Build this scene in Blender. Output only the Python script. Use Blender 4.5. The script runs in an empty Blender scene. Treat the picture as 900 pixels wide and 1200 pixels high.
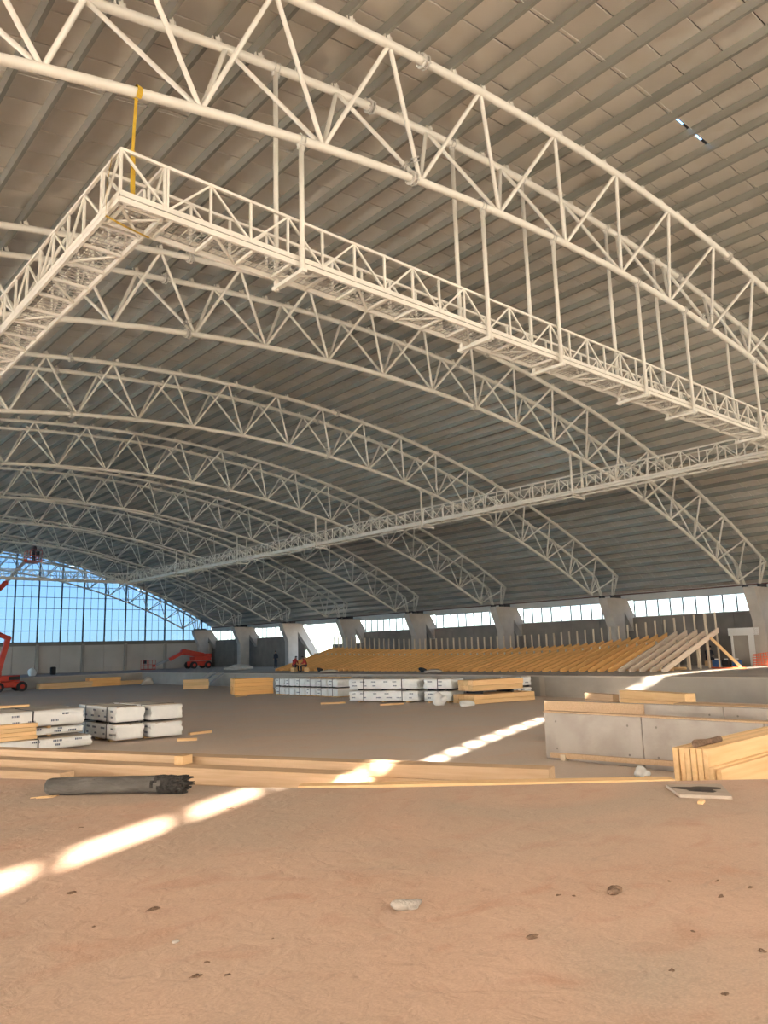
import bpy, bmesh, math, random
import numpy as np
from mathutils import Vector, Matrix
random.seed(7); rng = np.random.default_rng(7)
SC = bpy.context.scene
COL = SC.collection
PI = math.pi
R = math.radians

# ---------------------------------------------------------------- camera
EYE = Vector((0, 0, 1.6))
FPX, YAW, PITCH, ROLL = 905.0, R(41.22), R(10.1), R(-1.63)
_f = Vector((math.sin(YAW)*math.cos(PITCH), math.cos(YAW)*math.cos(PITCH), math.sin(PITCH)))
_r = Vector((math.cos(YAW), -math.sin(YAW), 0))
_u = _r.cross(_f)
_r2 = _r*math.cos(ROLL) + _u*math.sin(ROLL)
_u2 = -_r*math.sin(ROLL) + _u*math.cos(ROLL)
cam = bpy.data.objects.new('camera', bpy.data.cameras.new('camera'))
COL.objects.link(cam)
cam.matrix_world = Matrix(((_r2.x, _u2.x, -_f.x, EYE.x), (_r2.y, _u2.y, -_f.y, EYE.y),
                           (_r2.z, _u2.z, -_f.z, EYE.z), (0, 0, 0, 1)))
cam.data.sensor_width = 36
cam.data.lens = FPX*36/1200
cam.data.clip_start = 0.1
cam.data.clip_end = 2000
SC.camera = cam

# ---------------------------------------------------------------- light
SUN_DIR = Vector((1.72, 2.135, -1)).normalized()          # travel direction of the sunlight
SUN_STRENGTH = 72.0
SKY_STRENGTH = 34.0
EXPOSURE = 0.0
world = bpy.data.worlds.new('world'); SC.world = world
world.use_nodes = True
wn = world.node_tree.nodes; wl = world.node_tree.links
bg = wn['Background']
sky = wn.new('ShaderNodeTexSky')
sky.sky_type = 'HOSEK_WILKIE'
sky.sun_direction = -SUN_DIR
sky.turbidity = 4.0
sky.ground_albedo = 0.4
wl.new(sky.outputs[0], bg.inputs[0])
bg.inputs[1].default_value = SKY_STRENGTH
sun = bpy.data.objects.new('sun', bpy.data.lights.new('sun', 'SUN'))
COL.objects.link(sun)
sun.data.energy = SUN_STRENGTH
sun.data.color = (1.0, 0.90, 0.76)
sun.data.angle = R(0.6)
sun.rotation_euler = SUN_DIR.to_track_quat('-Z', 'Y').to_euler()
vs = SC.view_settings
vs.view_transform = 'Standard'; vs.look = 'None'; vs.gamma = 1; vs.exposure = EXPOSURE
vs.use_curve_mapping = False

# ---------------------------------------------------------------- materials
def nd(nt, kind, **kw):
    n = nt.nodes.new(kind)
    for k, v in kw.items(): setattr(n, k, v)
    return n
def mat(name, c1, c2=None, scale=4.0, rough=0.75, metal=0.0, bump=0.0, stretch=(1, 1, 1), coord='Object',
        rand=0.0, c3=None, scale3=0.5, bumpscale=None, detail=4.0, spec=0.3):
    m = bpy.data.materials.new(name); m.use_nodes = True
    nt = m.node_tree; b = nt.nodes['Principled BSDF']; L = nt.links
    b.inputs['Roughness'].default_value = rough
    b.inputs['Metallic'].default_value = metal
    b.inputs['Specular IOR Level'].default_value = spec
    c1 = (*c1, 1)
    if c2 is None:
        b.inputs['Base Color'].default_value = c1
        if rand == 0 and bump == 0: return m
    if coord == 'World':
        src = nd(nt, 'ShaderNodeNewGeometry').outputs['Position']
    else:
        src = nd(nt, 'ShaderNodeTexCoord').outputs[coord]
    mp = nd(nt, 'ShaderNodeMapping'); mp.inputs['Scale'].default_value = stretch
    L.new(src, mp.inputs[0])
    vec = mp.outputs[0]
    if rand:
        oi = nd(nt, 'ShaderNodeObjectInfo')
        add = nd(nt, 'ShaderNodeVectorMath', operation='ADD')
        mul = nd(nt, 'ShaderNodeMath', operation='MULTIPLY'); mul.inputs[1].default_value = 37.0
        L.new(oi.outputs['Random'], mul.inputs[0]); L.new(mp.outputs[0], add.inputs[0]); L.new(mul.outputs[0], add.inputs[1])
        vec = add.outputs[0]
    n1 = nd(nt, 'ShaderNodeTexNoise'); n1.inputs['Scale'].default_value = scale; n1.inputs['Detail'].default_value = detail
    L.new(vec, n1.inputs['Vector'])
    out = None
    if c2 is not None:
        rp = nd(nt, 'ShaderNodeValToRGB')
        rp.color_ramp.elements[0].position = 0.32; rp.color_ramp.elements[1].position = 0.68
        rp.color_ramp.elements[0].color = c1; rp.color_ramp.elements[1].color = (*c2, 1)
        L.new(n1.outputs[0], rp.inputs[0]); out = rp.outputs[0]
        if c3 is not None:
            n3 = nd(nt, 'ShaderNodeTexNoise'); n3.inputs['Scale'].default_value = scale3; n3.inputs['Detail'].default_value = 5
            L.new(vec, n3.inputs['Vector'])
            r3 = nd(nt, 'ShaderNodeValToRGB'); r3.color_ramp.elements[0].position = 0.45; r3.color_ramp.elements[1].position = 0.65
            L.new(n3.outputs[0], r3.inputs[0])
            mx = nd(nt, 'ShaderNodeMix', data_type='RGBA')
            L.new(r3.outputs[0], mx.inputs[0]); L.new(out, mx.inputs[6]); mx.inputs[7].default_value = (*c3, 1)
            out = mx.outputs[2]
    if rand:
        hs = nd(nt, 'ShaderNodeHueSaturation')
        mr = nd(nt, 'ShaderNodeMapRange'); mr.inputs[3].default_value = 1-rand; mr.inputs[4].default_value = 1+rand
        L.new(oi.outputs['Random'], mr.inputs[0]); L.new(mr.outputs[0], hs.inputs['Value'])
        if out is not None: L.new(out, hs.inputs['Color'])
        else: hs.inputs['Color'].default_value = c1
        out = hs.outputs[0]
    if out is not None: L.new(out, b.inputs['Base Color'])
    if bump:
        bn = n1
        if bumpscale:
            bn = nd(nt, 'ShaderNodeTexNoise'); bn.inputs['Scale'].default_value = bumpscale; bn.inputs['Detail'].default_value = 6
            L.new(vec, bn.inputs['Vector'])
        bp = nd(nt, 'ShaderNodeBump'); bp.inputs['Strength'].default_value = bump; bp.inputs['Distance'].default_value = 0.05
        L.new(bn.outputs[0], bp.inputs['Height']); L.new(bp.outputs[0], b.inputs['Normal'])
    return m
def pane_mat(name, tint, gloss=0.06):
    m = bpy.data.materials.new(name); m.use_nodes = True
    nt = m.node_tree; nt.nodes.remove(nt.nodes['Principled BSDF'])
    t = nd(nt, 'ShaderNodeBsdfTransparent'); t.inputs[0].default_value = (*tint, 1)
    g = nd(nt, 'ShaderNodeBsdfGlossy'); g.inputs['Roughness'].default_value = 0.1
    x = nd(nt, 'ShaderNodeMixShader'); x.inputs[0].default_value = gloss
    nt.links.new(t.outputs[0], x.inputs[1]); nt.links.new(g.outputs[0], x.inputs[2])
    nt.links.new(x.outputs[0], nt.nodes['Material Output'].inputs[0])
    return m

def sheet_mat(name, through, back):
    m = bpy.data.materials.new(name); m.use_nodes = True
    nt = m.node_tree; nt.nodes.remove(nt.nodes['Principled BSDF'])
    t = nd(nt, 'ShaderNodeBsdfTranslucent'); t.inputs[0].default_value = (*through, 1)
    d = nd(nt, 'ShaderNodeBsdfDiffuse'); d.inputs[0].default_value = (*back, 1)
    x = nd(nt, 'ShaderNodeAddShader')
    nt.links.new(t.outputs[0], x.inputs[0]); nt.links.new(d.outputs[0], x.inputs[1])
    nt.links.new(x.outputs[0], nt.nodes['Material Output'].inputs[0])
    return m

def dirt_floor(name, a, b_, c_, grey, greyness):
    """compacted dusty floor: three tints in patches, grain, scuffs"""
    m = bpy.data.materials.new(name); m.use_nodes = True
    nt = m.node_tree; p = nt.nodes['Principled BSDF']; L = nt.links
    p.inputs['Roughness'].default_value = 0.85; p.inputs['Specular IOR Level'].default_value = 0.2
    pos = nd(nt, 'ShaderNodeNewGeometry').outputs['Position']
    def noise(sc, det, stretch=(1, 1, 1), dist=0.0):
        mp = nd(nt, 'ShaderNodeMapping'); mp.inputs['Scale'].default_value = stretch; L.new(pos, mp.inputs[0])
        n = nd(nt, 'ShaderNodeTexNoise'); n.inputs['Scale'].default_value = sc; n.inputs['Detail'].default_value = det
        n.inputs['Distortion'].default_value = dist
        L.new(mp.outputs[0], n.inputs['Vector']); return n.outputs[0]
    def ramp(v, lo, hi):
        r = nd(nt, 'ShaderNodeMapRange', clamp=True); r.inputs[1].default_value = lo; r.inputs[2].default_value = hi
        L.new(v, r.inputs[0]); return r.outputs[0]
    def mix(f, c0, c1):
        x = nd(nt, 'ShaderNodeMix', data_type='RGBA'); L.new(f, x.inputs[0])
        if isinstance(c0, tuple): x.inputs[6].default_value = (*c0, 1)
        else: L.new(c0, x.inputs[6])
        if isinstance(c1, tuple): x.inputs[7].default_value = (*c1, 1)
        else: L.new(c1, x.inputs[7])
        return x.outputs[2]
    col = mix(ramp(noise(0.55, 6, dist=0.6), 0.35, 0.66), a, b_)
    col = mix(ramp(noise(1.7, 7, (1, 1.6, 1), 0.8), 0.52, 0.72), col, c_)
    g = nd(nt, 'ShaderNodeMath', operation='MULTIPLY'); g.inputs[1].default_value = greyness
    L.new(ramp(noise(0.33, 5, dist=1.0), 0.4, 0.62), g.inputs[0])
    col = mix(g.outputs[0], col, grey)
    sp = nd(nt, 'ShaderNodeMath', operation='MULTIPLY'); sp.inputs[1].default_value = 0.55
    L.new(ramp(noise(9, 8, (1, 1, 1), 1.5), 0.66, 0.76), sp.inputs[0])
    col = mix(sp.outputs[0], col, tuple(x*0.55 for x in a))
    fine = nd(nt, 'ShaderNodeMath', operation='MULTIPLY'); fine.inputs[1].default_value = 0.35
    L.new(ramp(noise(60, 4), 0.4, 0.75), fine.inputs[0])
    col = mix(fine.outputs[0], col, tuple(min(1, x*1.35) for x in b_))
    gr = nd(nt, 'ShaderNodeMath', operation='MULTIPLY'); gr.inputs[1].default_value = 0.30
    L.new(ramp(noise(22, 8, (1, 1.3, 1), 2.0), 0.55, 0.75), gr.inputs[0])
    col = mix(gr.outputs[0], col, tuple(x*0.62 for x in grey))
    sc = nd(nt, 'ShaderNodeMath', operation='MULTIPLY'); sc.inputs[1].default_value = 0.35
    L.new(ramp(noise(3.0, 9, (0.5, 2.2, 1), 2.5), 0.60, 0.74), sc.inputs[0])
    col = mix(sc.outputs[0], col, tuple(x*0.8 for x in grey))
    L.new(col, p.inputs['Base Color'])
    bp = nd(nt, 'ShaderNodeBump'); bp.inputs['Strength'].default_value = 0.6; bp.inputs['Distance'].default_value = 0.02
    L.new(noise(6, 10, dist=0.8), bp.inputs['Height']); L.new(bp.outputs[0], p.inputs['Normal'])
    return m

M = {}
M['steel'] = mat('white_painted_steel', (0.70, 0.66, 0.58), (0.63, 0.59, 0.515), 1.5, rough=0.45, spec=0.4)
M['cleat'] = mat('cleat_steel', (0.62, 0.58, 0.50), rough=0.5)
M['flange'] = mat('flange_steel', (0.50, 0.47, 0.42), rough=0.5)
M['purlin'] = mat('galvanised_purlin', (0.33, 0.325, 0.285), (0.26, 0.255, 0.22), 0.8, rough=0.34, metal=0.6, spec=0.5, stretch=(1, 0.15, 1), coord='World')
M['panel'] = mat('insulation_panel', (0.655, 0.605, 0.54), (0.575, 0.525, 0.465), 0.45, rough=0.32, metal=0.6, spec=0.5, rand=0.05, coord='World', c3=(0.60, 0.545, 0.47), scale3=2.0)
M['deck'] = mat('roof_deck', (0.10, 0.09, 0.08), rough=0.8)
M['rod'] = mat('sag_rod', (0.55, 0.52, 0.46), rough=0.5, metal=0.3)
M['concrete'] = mat('concrete', (0.40, 0.365, 0.325), (0.33, 0.30, 0.265), 0.9, rough=0.85, coord='World', c3=(0.36, 0.325, 0.28), scale3=0.35, bump=0.2, bumpscale=6)
M['concrete_dark'] = mat('concrete_grey', (0.235, 0.21, 0.185), (0.19, 0.17, 0.15), 1.2, rough=0.9, coord='World', bump=0.2, bumpscale=6)
M['formface'] = mat('board_marked_concrete', (0.46, 0.41, 0.365), (0.40, 0.355, 0.315), 1.1, rough=0.85, coord='World', c3=(0.37, 0.32, 0.28), scale3=1.6, bump=0.15, bumpscale=8)
M['gable_concrete'] = mat('gable_concrete', (0.58, 0.53, 0.48), (0.50, 0.455, 0.41), 0.5, rough=0.85, coord='World')
M['column'] = mat('column_concrete', (0.47, 0.43, 0.385), (0.40, 0.365, 0.325), 1.4, rough=0.85, coord='World')
M['frame'] = mat('dark_window_frame', (0.10, 0.11, 0.13), rough=0.5)
M['frame_light'] = mat('grey_window_frame', (0.42, 0.45, 0.47), rough=0.5)
M['fascia'] = mat('grey_fascia', (0.52, 0.52, 0.51), (0.46, 0.46, 0.45), 0.6, rough=0.7, coord='World')
M['eave'] = mat('dark_red_eave', (0.13, 0.075, 0.06), rough=0.7)
M['pane_clear'] = pane_mat('grey_pane', (0.70, 0.72, 0.74), 0.03)
M['pane_blue'] = pane_mat('blue_tinted_pane', (0.29, 0.375, 0.47), 0.03)
M['dirt'] = dirt_floor('red_dust_slab', (0.49, 0.335, 0.248), (0.55, 0.38, 0.285), (0.47, 0.285, 0.20), (0.41, 0.335, 0.265), 0.8)
M['floor'] = dirt_floor('grey_dust_floor', (0.68, 0.545, 0.445), (0.64, 0.53, 0.45), (0.66, 0.50, 0.395), (0.63, 0.555, 0.49), 0.8)
M['plat'] = mat('platform_top', (0.50, 0.44, 0.38), (0.44, 0.385, 0.33), 0.5, coord='World', rough=0.85)
M['ground'] = mat('bare_earth', (0.50, 0.37, 0.26), (0.44, 0.32, 0.22), 0.05, coord='World', rough=0.9)
def wood(name, c1, c2, rand=0.12, axis=0, scale=14):
    st = [1, 1, 1]; st[axis] = 0.06
    return mat(name, c1, c2, scale, rough=0.7, stretch=st, rand=rand, bump=0.08)
M['wood_x'] = wood('fresh_pine_x', (0.80, 0.54, 0.29), (0.70, 0.45, 0.22))
M['wood_y'] = wood('fresh_pine_y', (0.80, 0.54, 0.29), (0.70, 0.45, 0.22), axis=1)
M['wood_z'] = wood('pale_post_z', (0.66, 0.56, 0.43), (0.58, 0.47, 0.34), axis=2)
M['rafter'] = wood('rafter_pine', (0.96, 0.56, 0.22), (0.88, 0.48, 0.17), rand=0.08)
M['rafter_lit'] = wood('lit_rafter', (0.82, 0.69, 0.56), (0.75, 0.60, 0.46), rand=0.04)  # paler copy for the nearest rafters, bright light on them painted in
M['glulam'] = wood('laminated_beam', (0.60, 0.42, 0.27), (0.52, 0.35, 0.21), scale=22, rand=0.08)
M['wrap'] = mat('white_plastic_wrap', (0.86, 0.86, 0.85), (0.76, 0.77, 0.77), 2.5, rough=0.4, rand=0.08, bump=0.6, bumpscale=4)
M['wrap_top'] = mat('dusty_wrap_top', (0.58, 0.48, 0.38), (0.66, 0.60, 0.52), 1.6, rough=0.7, rand=0.05)
M['print'] = mat('grey_print', (0.10, 0.13, 0.20), rough=0.6)
M['strap'] = mat('black_strap', (0.03, 0.03, 0.035), rough=0.5)
M['red'] = mat('red_paint', (0.62, 0.06, 0.03), (0.50, 0.045, 0.025), 2, rough=0.4)
M['black'] = mat('black_rubber', (0.025, 0.025, 0.027), rough=0.7)
M['grey_metal'] = mat('grey_metal', (0.30, 0.32, 0.34), rough=0.45, metal=0.4)
M['white'] = mat('white_paint', (0.80, 0.80, 0.79), rough=0.5)
M['yellow'] = mat('yellow_webbing', (0.52, 0.33, 0.03), (0.42, 0.26, 0.02), 12, rough=0.7)
M['log'] = mat('charred_bark', (0.045, 0.04, 0.036), (0.13, 0.118, 0.105), 5, rough=0.9, stretch=(0.35, 1, 1), bump=0.8, bumpscale=18)
M['char'] = mat('charcoal', (0.018, 0.016, 0.015), (0.05, 0.045, 0.04), 20, rough=0.95, bump=1.0)
M['stone'] = mat('pale_stone', (0.42, 0.37, 0.32), (0.30, 0.26, 0.23), 14, rough=0.8, bump=0.5)
M['clod'] = mat('dark_clod', (0.15, 0.095, 0.065), (0.26, 0.165, 0.11), 20, rough=0.95, bump=0.8)
M['ply'] = mat('weathered_plywood', (0.46, 0.38, 0.31), (0.40, 0.33, 0.27), 8, rough=0.8)
M['stain'] = mat('dark_tar_stain', (0.035, 0.028, 0.024), (0.08, 0.06, 0.05), 12, rough=0.6)
M['orange_net'] = mat('orange_plastic', (0.85, 0.16, 0.06), rough=0.5)
M['fill_front'] = sheet_mat('added_white_fill_sheet', (0.165, 0.165, 0.165), (0.3, 0.3, 0.3))  # unseen front sheet, added to spread sunlight indoors as fill
M['fill_left'] = sheet_mat('added_side_fill_sheet', (0.90, 0.92, 0.95), (0.05, 0.05, 0.05))  # unseen side sheet, added to brighten the near half of the hall
M['fill_far'] = sheet_mat('added_blue_fill_sheet', (0.22, 0.43, 0.68), (0.05, 0.05, 0.05))  # unseen blue sheet, added to send blue light onto the far roof
M['skin'] = mat('skin', (0.35, 0.21, 0.14), rough=0.6)
M['cloth_red'] = mat('red_jacket', (0.42, 0.04, 0.035), rough=0.85)
M['cloth_dark'] = mat('dark_cloth', (0.035, 0.037, 0.05), rough=0.9)
M['cloth_grey'] = mat('grey_cloth', (0.10, 0.10, 0.12), rough=0.9)
M['blue'] = mat('blue_plastic', (0.05, 0.14, 0.36), rough=0.5)

# ---------------------------------------------------------------- mesh helpers
class MB:
    def __init__(s): s.v = []; s.f = []; s.sm = []; s.mi = []
    def add(s, verts, faces, smooth=False, mi=0):
        o = len(s.v); s.v += [tuple(p) for p in verts]
        for f in faces: s.f.append(tuple(i+o for i in f)); s.sm.append(smooth); s.mi.append(mi)
        return s
    def box(s, c, d, rz=0.0, mi=0, M4=None):
        x, y, z = d[0]/2, d[1]/2, d[2]/2
        P = [(-x,-y,-z),(x,-y,-z),(x,y,-z),(-x,y,-z),(-x,-y,z),(x,-y,z),(x,y,z),(-x,y,z)]
        cs, sn = math.cos(rz), math.sin(rz)
        P = [(c[0]+a*cs-b*sn, c[1]+a*sn+b*cs, c[2]+h) for a, b, h in P]
        if M4 is not None: P = [tuple(M4 @ Vector(q)) for q in P]
        return s.add(P, [(0,3,2,1),(4,5,6,7),(0,1,5,4),(1,2,6,5),(2,3,7,6),(3,0,4,7)], mi=mi)
    def span(s, lo, hi, mi=0):
        return s.box([(a+b)/2 for a, b in zip(lo, hi)], [b-a for a, b in zip(lo, hi)], mi=mi)
    def bar(s, p0, p1, w, h, up=(0, 0, 1), mi=0):
        p0, p1 = Vector(p0), Vector(p1); d = (p1-p0).normalized()
        a = Vector(up).cross(d)
        if a.length < 1e-4: a = Vector((1, 0, 0)).cross(d)
        if a.length < 1e-4: a = Vector((0, 1, 0)).cross(d)
        a.normalize(); b = d.cross(a)
        P = []
        for p in (p0, p1):
            for i, j in ((-1,-1),(1,-1),(1,1),(-1,1)): P.append(p+a*(w/2*i)+b*(h/2*j))
        return s.add(P, [(0,3,2,1),(4,5,6,7),(0,1,5,4),(1,2,6,5),(2,3,7,6),(3,0,4,7)], mi=mi)
    def tube(s, pts, r, n=8, cap=True, mi=0, rad=None):
        pts = [Vector(p) for p in pts]; m = len(pts); V = []; F = []
        ref = None
        for i, p in enumerate(pts):
            d = (pts[min(i+1, m-1)]-pts[max(i-1, 0)]).normalized()
            if ref is None:
                ref = Vector((0, 0, 1)) if abs(d.z) < 0.9 else Vector((1, 0, 0))
            a = ref.cross(d).normalized(); b = d.cross(a); ref = b
            rr = rad[i] if rad else r
            for k in range(n):
                t = 2*PI*k/n; V.append(p+a*(rr*math.cos(t))+b*(rr*math.sin(t)))
        for i in range(m-1):
            for k in range(n):
                k2 = (k+1) % n; F.append((i*n+k, i*n+k2, (i+1)*n+k2, (i+1)*n+k))
        s.add(V, F, True, mi)
        if cap:
            o = len(s.v)-m*n
            s.f.append(tuple(o+k for k in reversed(range(n)))); s.sm.append(False); s.mi.append(mi)
            s.f.append(tuple(o+(m-1)*n+k for k in range(n))); s.sm.append(False); s.mi.append(mi)
        return s
    def prism(s, prof, y0, y1, mi=0):            # profile in XZ (counter-clockwise), extruded along Y
        n = len(prof)
        V = [(x, y0, z) for x, z in prof]+[(x, y1, z) for x, z in prof]
        F = [tuple(range(n)), tuple(reversed(range(n, 2*n)))]+[(i, n+i, n+(i+1) % n, (i+1) % n) for i in range(n)]
        return s.add(V, F, mi=mi)
    def poly(s, prof, z0, z1, mi=0):             # outline in XY, extruded along Z
        n = len(prof)
        V = [(x, y, z0) for x, y in prof]+[(x, y, z1) for x, y in prof]
        F = [tuple(reversed(range(n))), tuple(range(n, 2*n))]+[(i, (i+1) % n, n+(i+1) % n, n+i) for i in range(n)]
        return s.add(V, F, mi=mi)
    def mesh(s, name, mats):
        me = bpy.data.meshes.new(name)
        me.from_pydata(s.v, [], s.f); me.update()
        for m in (mats if isinstance(mats, (list, tuple)) else [mats]): me.materials.append(M[m] if isinstance(m, str) else m)
        me.polygons.foreach_set('use_smooth', s.sm); me.polygons.foreach_set('material_index', s.mi)
        return me
    def build(s, name, mats, parent=None, **kw): return put(name, s.mesh(name, mats), parent, **kw)

def put(name, me, parent=None, loc=None, rot=None, label=None, cat=None, group=None, kind=None):
    o = bpy.data.objects.new(name, me); COL.objects.link(o)
    if parent is not None: o.parent = parent
    if loc is not None: o.location = loc
    if rot is not None: o.rotation_euler = rot
    return tag(o, label, cat, group, kind)
def tag(o, label=None, cat=None, group=None, kind=None):
    for k, v in (('label', label), ('category', cat), ('group', group), ('kind', kind)):
        if v: o[k] = v
    return o
def thing(name, loc, label, cat, group=None, rz=0.0):
    return put(name, None, None, loc, (0, 0, rz), label, cat, group)
def bevel(me, w, seg=2):
    bm = bmesh.new(); bm.from_mesh(me)
    bmesh.ops.bevel(bm, geom=list(bm.edges), offset=w, segments=seg, profile=0.5, affect='EDGES')
    bm.to_mesh(me); bm.free(); return me
def lump(name, size, mats, seed=0, rough=0.25, sub=3, flat=None):
    bm = bmesh.new(); bmesh.ops.create_icosphere(bm, subdivisions=sub, radius=1)
    rr = random.Random(seed); ph = [(rr.uniform(0, 6), rr.uniform(1.5, 4.5), Vector((rr.gauss(0, 1), rr.gauss(0, 1), rr.gauss(0, 1))).normalized()) for _ in range(7)]
    for v in bm.verts:
        k = 1+rough*sum(math.sin(a+b*v.co.dot(d)) for a, b, d in ph)/3
        v.co = Vector((v.co.x*size[0]*k, v.co.y*size[1]*k, v.co.z*size[2]*k))
        if v.co.z < -size[2]*0.55: v.co.z = -size[2]*0.55
        v.co.z += size[2]*0.55
    me = bpy.data.meshes.new(name); bm.to_mesh(me); bm.free()
    me.materials.append(M[mats])
    me.polygons.foreach_set('use_smooth', [True]*len(me.polygons))
    return me

# ---------------------------------------------------------------- hall dimensions (slab level = 0)
XC, ZC = 17.4, -50.7          # centre of the roof arc
RB, RU = 62.45, 64.5          # bottom and upper chord radius
RP0, RP1, RD = 64.69, 64.90, 64.92   # purlin underside, purlin top, panels
HW = 0.85                     # half width of the truss
PITCHA = 2.375                # node pitch, degrees
TY = [10.6+10.14*k for k in range(9)]
FLOOR = -1.1
XW, XL = 50.3, -15.5          # side walls
YF, YG = -9.6, 92.5           # front and far gable
LZ0 = 0.2
XP, YP = 34.0, 77.0           # platform edges
def arc(rad, deg): return (XC+rad*math.sin(R(deg)), ZC+rad*math.cos(R(deg)))
def zarc(rad, x): return ZC+math.sqrt(rad*rad-(x-XC)**2)

# ================================================================= STRUCTURE
g = MB().box((20, 40, -1.45), (420, 420, 0.5)); g.build('ground', 'ground', kind='structure', label='bare earth outside the hall')
# the diagonal edge of the raised slab
EDGE = [(-15.5, 34.0), (-6, 23.2), (0, 15.9), (3.26, 11.93), (4.23, 10.31), (5.11, 8.6), (6.0, 7.42), (7.33, 6.16), (8.69, 4.92), (9.45, 4.18), (14, -0.2), (23.6, -9.6)]
fl = MB().span((XL, YF, FLOOR-0.3), (XP, YP, FLOOR)); fl.build('floor', 'floor', kind='structure', label='grey dusty hall floor')
MB().poly(EDGE+[(-15.5, -9.6)][::-1], FLOOR, 0).build('floor_slab', 'dirt', kind='structure', label='raised slab covered in reddish dust')
pf = MB().poly([(XP, YF), (XW+0.2, YF), (XW+0.2, YG+0.2), (XL, YG+0.2), (XL, YP), (XP, YP)], FLOOR, -0.06)
pf.build('floor_platform', 'concrete', kind='structure', label='raised concrete platform along the walls')
MB().poly([(XP-0.04, YF), (XW+0.2, YF), (XW+0.2, YG+0.2), (XL, YG+0.2), (XL, YP-0.04), (XP-0.04, YP-0.04)], -0.06, 0).build('floor_platform_top', 'plat', kind='structure', label='pale dusty top of the concrete platform')
# darker repair strips on the platform face
for y in (26.2, 44.0): MB().span((XP-0.012, y, FLOOR), (XP+0.02, y+0.35, -0.07)).build('trim_1', 'plat', kind='structure')

# ---- right wall: concrete below, strip window above, one bay per pair of columns
ZS, ZT = 3.36, 4.58
wall_r = MB().span((XW, YF, FLOOR), (XW+0.25, TY[0], ZS)).span((XW+0.17, TY[0], FLOOR), (XW+0.23, TY[5], ZS-0.01)).span((XW+0.17, TY[5], FLOOR), (XW+0.23, TY[5]+5.05, 2.32)).span((XW+0.17, TY[6], FLOOR), (XW+0.23, YG, ZS-0.01)).build('wall_right', 'concrete_dark', kind='structure', label='long grey concrete side wall')
PJ = 2.535
pan = {}
for k in range(9):
    y0 = TY[k]; y1 = TY[k+1] if k < 8 else YG
    n = max(1, int(round((y1-y0)/PJ)))
    for i in range(n):
        a, b = y0+(y1-y0)*i/n, y0+(y1-y0)*(i+1)/n
        if k == 5:
            if i >= 2: continue
            tops = [(FLOOR, 0.55), (0.57, 1.55), (1.57, 2.33)]
        else: tops = [(FLOOR, 0.55), (0.57, 1.95), (1.97, ZS)]
        for z0, z1 in tops:
            key = (round(b-a, 2), round(z1-z0, 2))
            if key not in pan:
                pan[key] = bevel(MB().box((0, 0, 0), (0.24, b-a-0.015, z1-z0)).mesh('wall_panel', 'concrete_dark'), 0.012, 1)
            put('wall_panel', pan[key], wall_r, (XW+0.125, (a+b)/2, (z0+z1)/2))
# strip windows
mull = MB().box((0, 0, (ZS+ZT)/2), (0.08, 0.07, ZT-ZS)).mesh('mullion', 'frame')
wi = 0
for k in range(-2, 9):
    y0 = (TY[0]+10.14*k)+0.42; y1 = min(y0+10.14-0.84, YG-0.1)
    if y1-y0 < 0.6: continue
    wi += 1
    low = ZS if k != 5 else 2.33
    w = MB().span((XW+0.05, y0, ZS), (XW+0.20, y1, ZS+0.06)) if k != 5 else MB().span((XW+0.05, y0, ZT-0.06), (XW+0.2, y1, ZT))
    if k != 5: w.span((XW+0.05, y0, ZT-0.06), (XW+0.2, y1, ZT))
    w = w.build('window_%d' % wi, 'frame_light', kind='structure', label='strip window under the eave')
    if k == 5: continue
    n = int(round((y1-y0)/0.975)); pane = MB().box((0, 0, (ZS+ZT)/2), (0.02, (y1-y0)/n-0.05, ZT-ZS-0.12)).mesh('pane', 'pane_clear')
    for i in range(n+1): put('mullion', mull, w, (XW+0.12, y0+(y1-y0)*i/n, 0))
    for i in range(n): put('pane', pane, w, (XW+0.12, y0+(y1-y0)*(i+0.5)/n, 0))
# fascia and eave
MB().span((XW-0.02, YF, ZT), (XW+0.22, YG, ZT+0.55)).build('trim_2', 'fascia', kind='structure', label='pale grey fascia above the strip windows')
MB().tube([(XW-0.16, YF, ZT+0.46), (XW-0.16, YG, ZT+0.46)], 0.05, 8).build('trim_3', 'eave', kind='structure', label='dark red eave pipe')

# ---- left wall (left of the frame): columns, bays closed with added translucent sheets, pale near and blue far, for fill light
lw = MB().span((XL-0.25, YF, FLOOR), (XL, YG, LZ0)).span((XL-0.25, YF, ZT), (XL, YG, ZT+0.6))
for k in range(-2, 9): lw.span((XL-0.25, TY[0]+10.14*k-0.35, LZ0), (XL, TY[0]+10.14*k+0.35, ZT))
lw = lw.build('wall_left', 'concrete', kind='structure', label='concrete side wall with bays of added fill-light sheets')
for k in range(-2, 8):
    y0 = TY[0]+10.14*k+0.35
    if k >= 3:
        MB().add([(XL-0.1, y0, LZ0), (XL-0.1, y0+9.44, LZ0), (XL-0.1, y0+9.44, ZT), (XL-0.1, y0, ZT)], [(0, 1, 2, 3)]).build('fill_sheet', 'fill_far', lw); continue
    MB().add([(XL-0.1, max(y0, YF), LZ0), (XL-0.1, y0+9.44, LZ0), (XL-0.1, y0+9.44, ZT), (XL-0.1, max(y0, YF), ZT)], [(0, 1, 2, 3)]).build('fill_sheet', 'fill_left', lw)

# ---- front gable behind the camera: concrete below, translucent white sheet added above for fill light, open just below the purlins
FZ = 1.0
fw = MB().span((XL, YF-0.2, FLOOR), (XW, YF, FZ)).build('wall_front', 'concrete', kind='structure', label='front gable wall')
xs = np.linspace(XL, XW, 60); n = len(xs); V = []; F = []
for x in xs: V += [(x, YF, FZ), (x, YF, zarc(64.67, x))]
for i in range(n-1): F.append((2*i, 2*i+2, 2*i+3, 2*i+1))
MB().add(V, F).build('fill_sheet', 'fill_front', fw)

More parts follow.
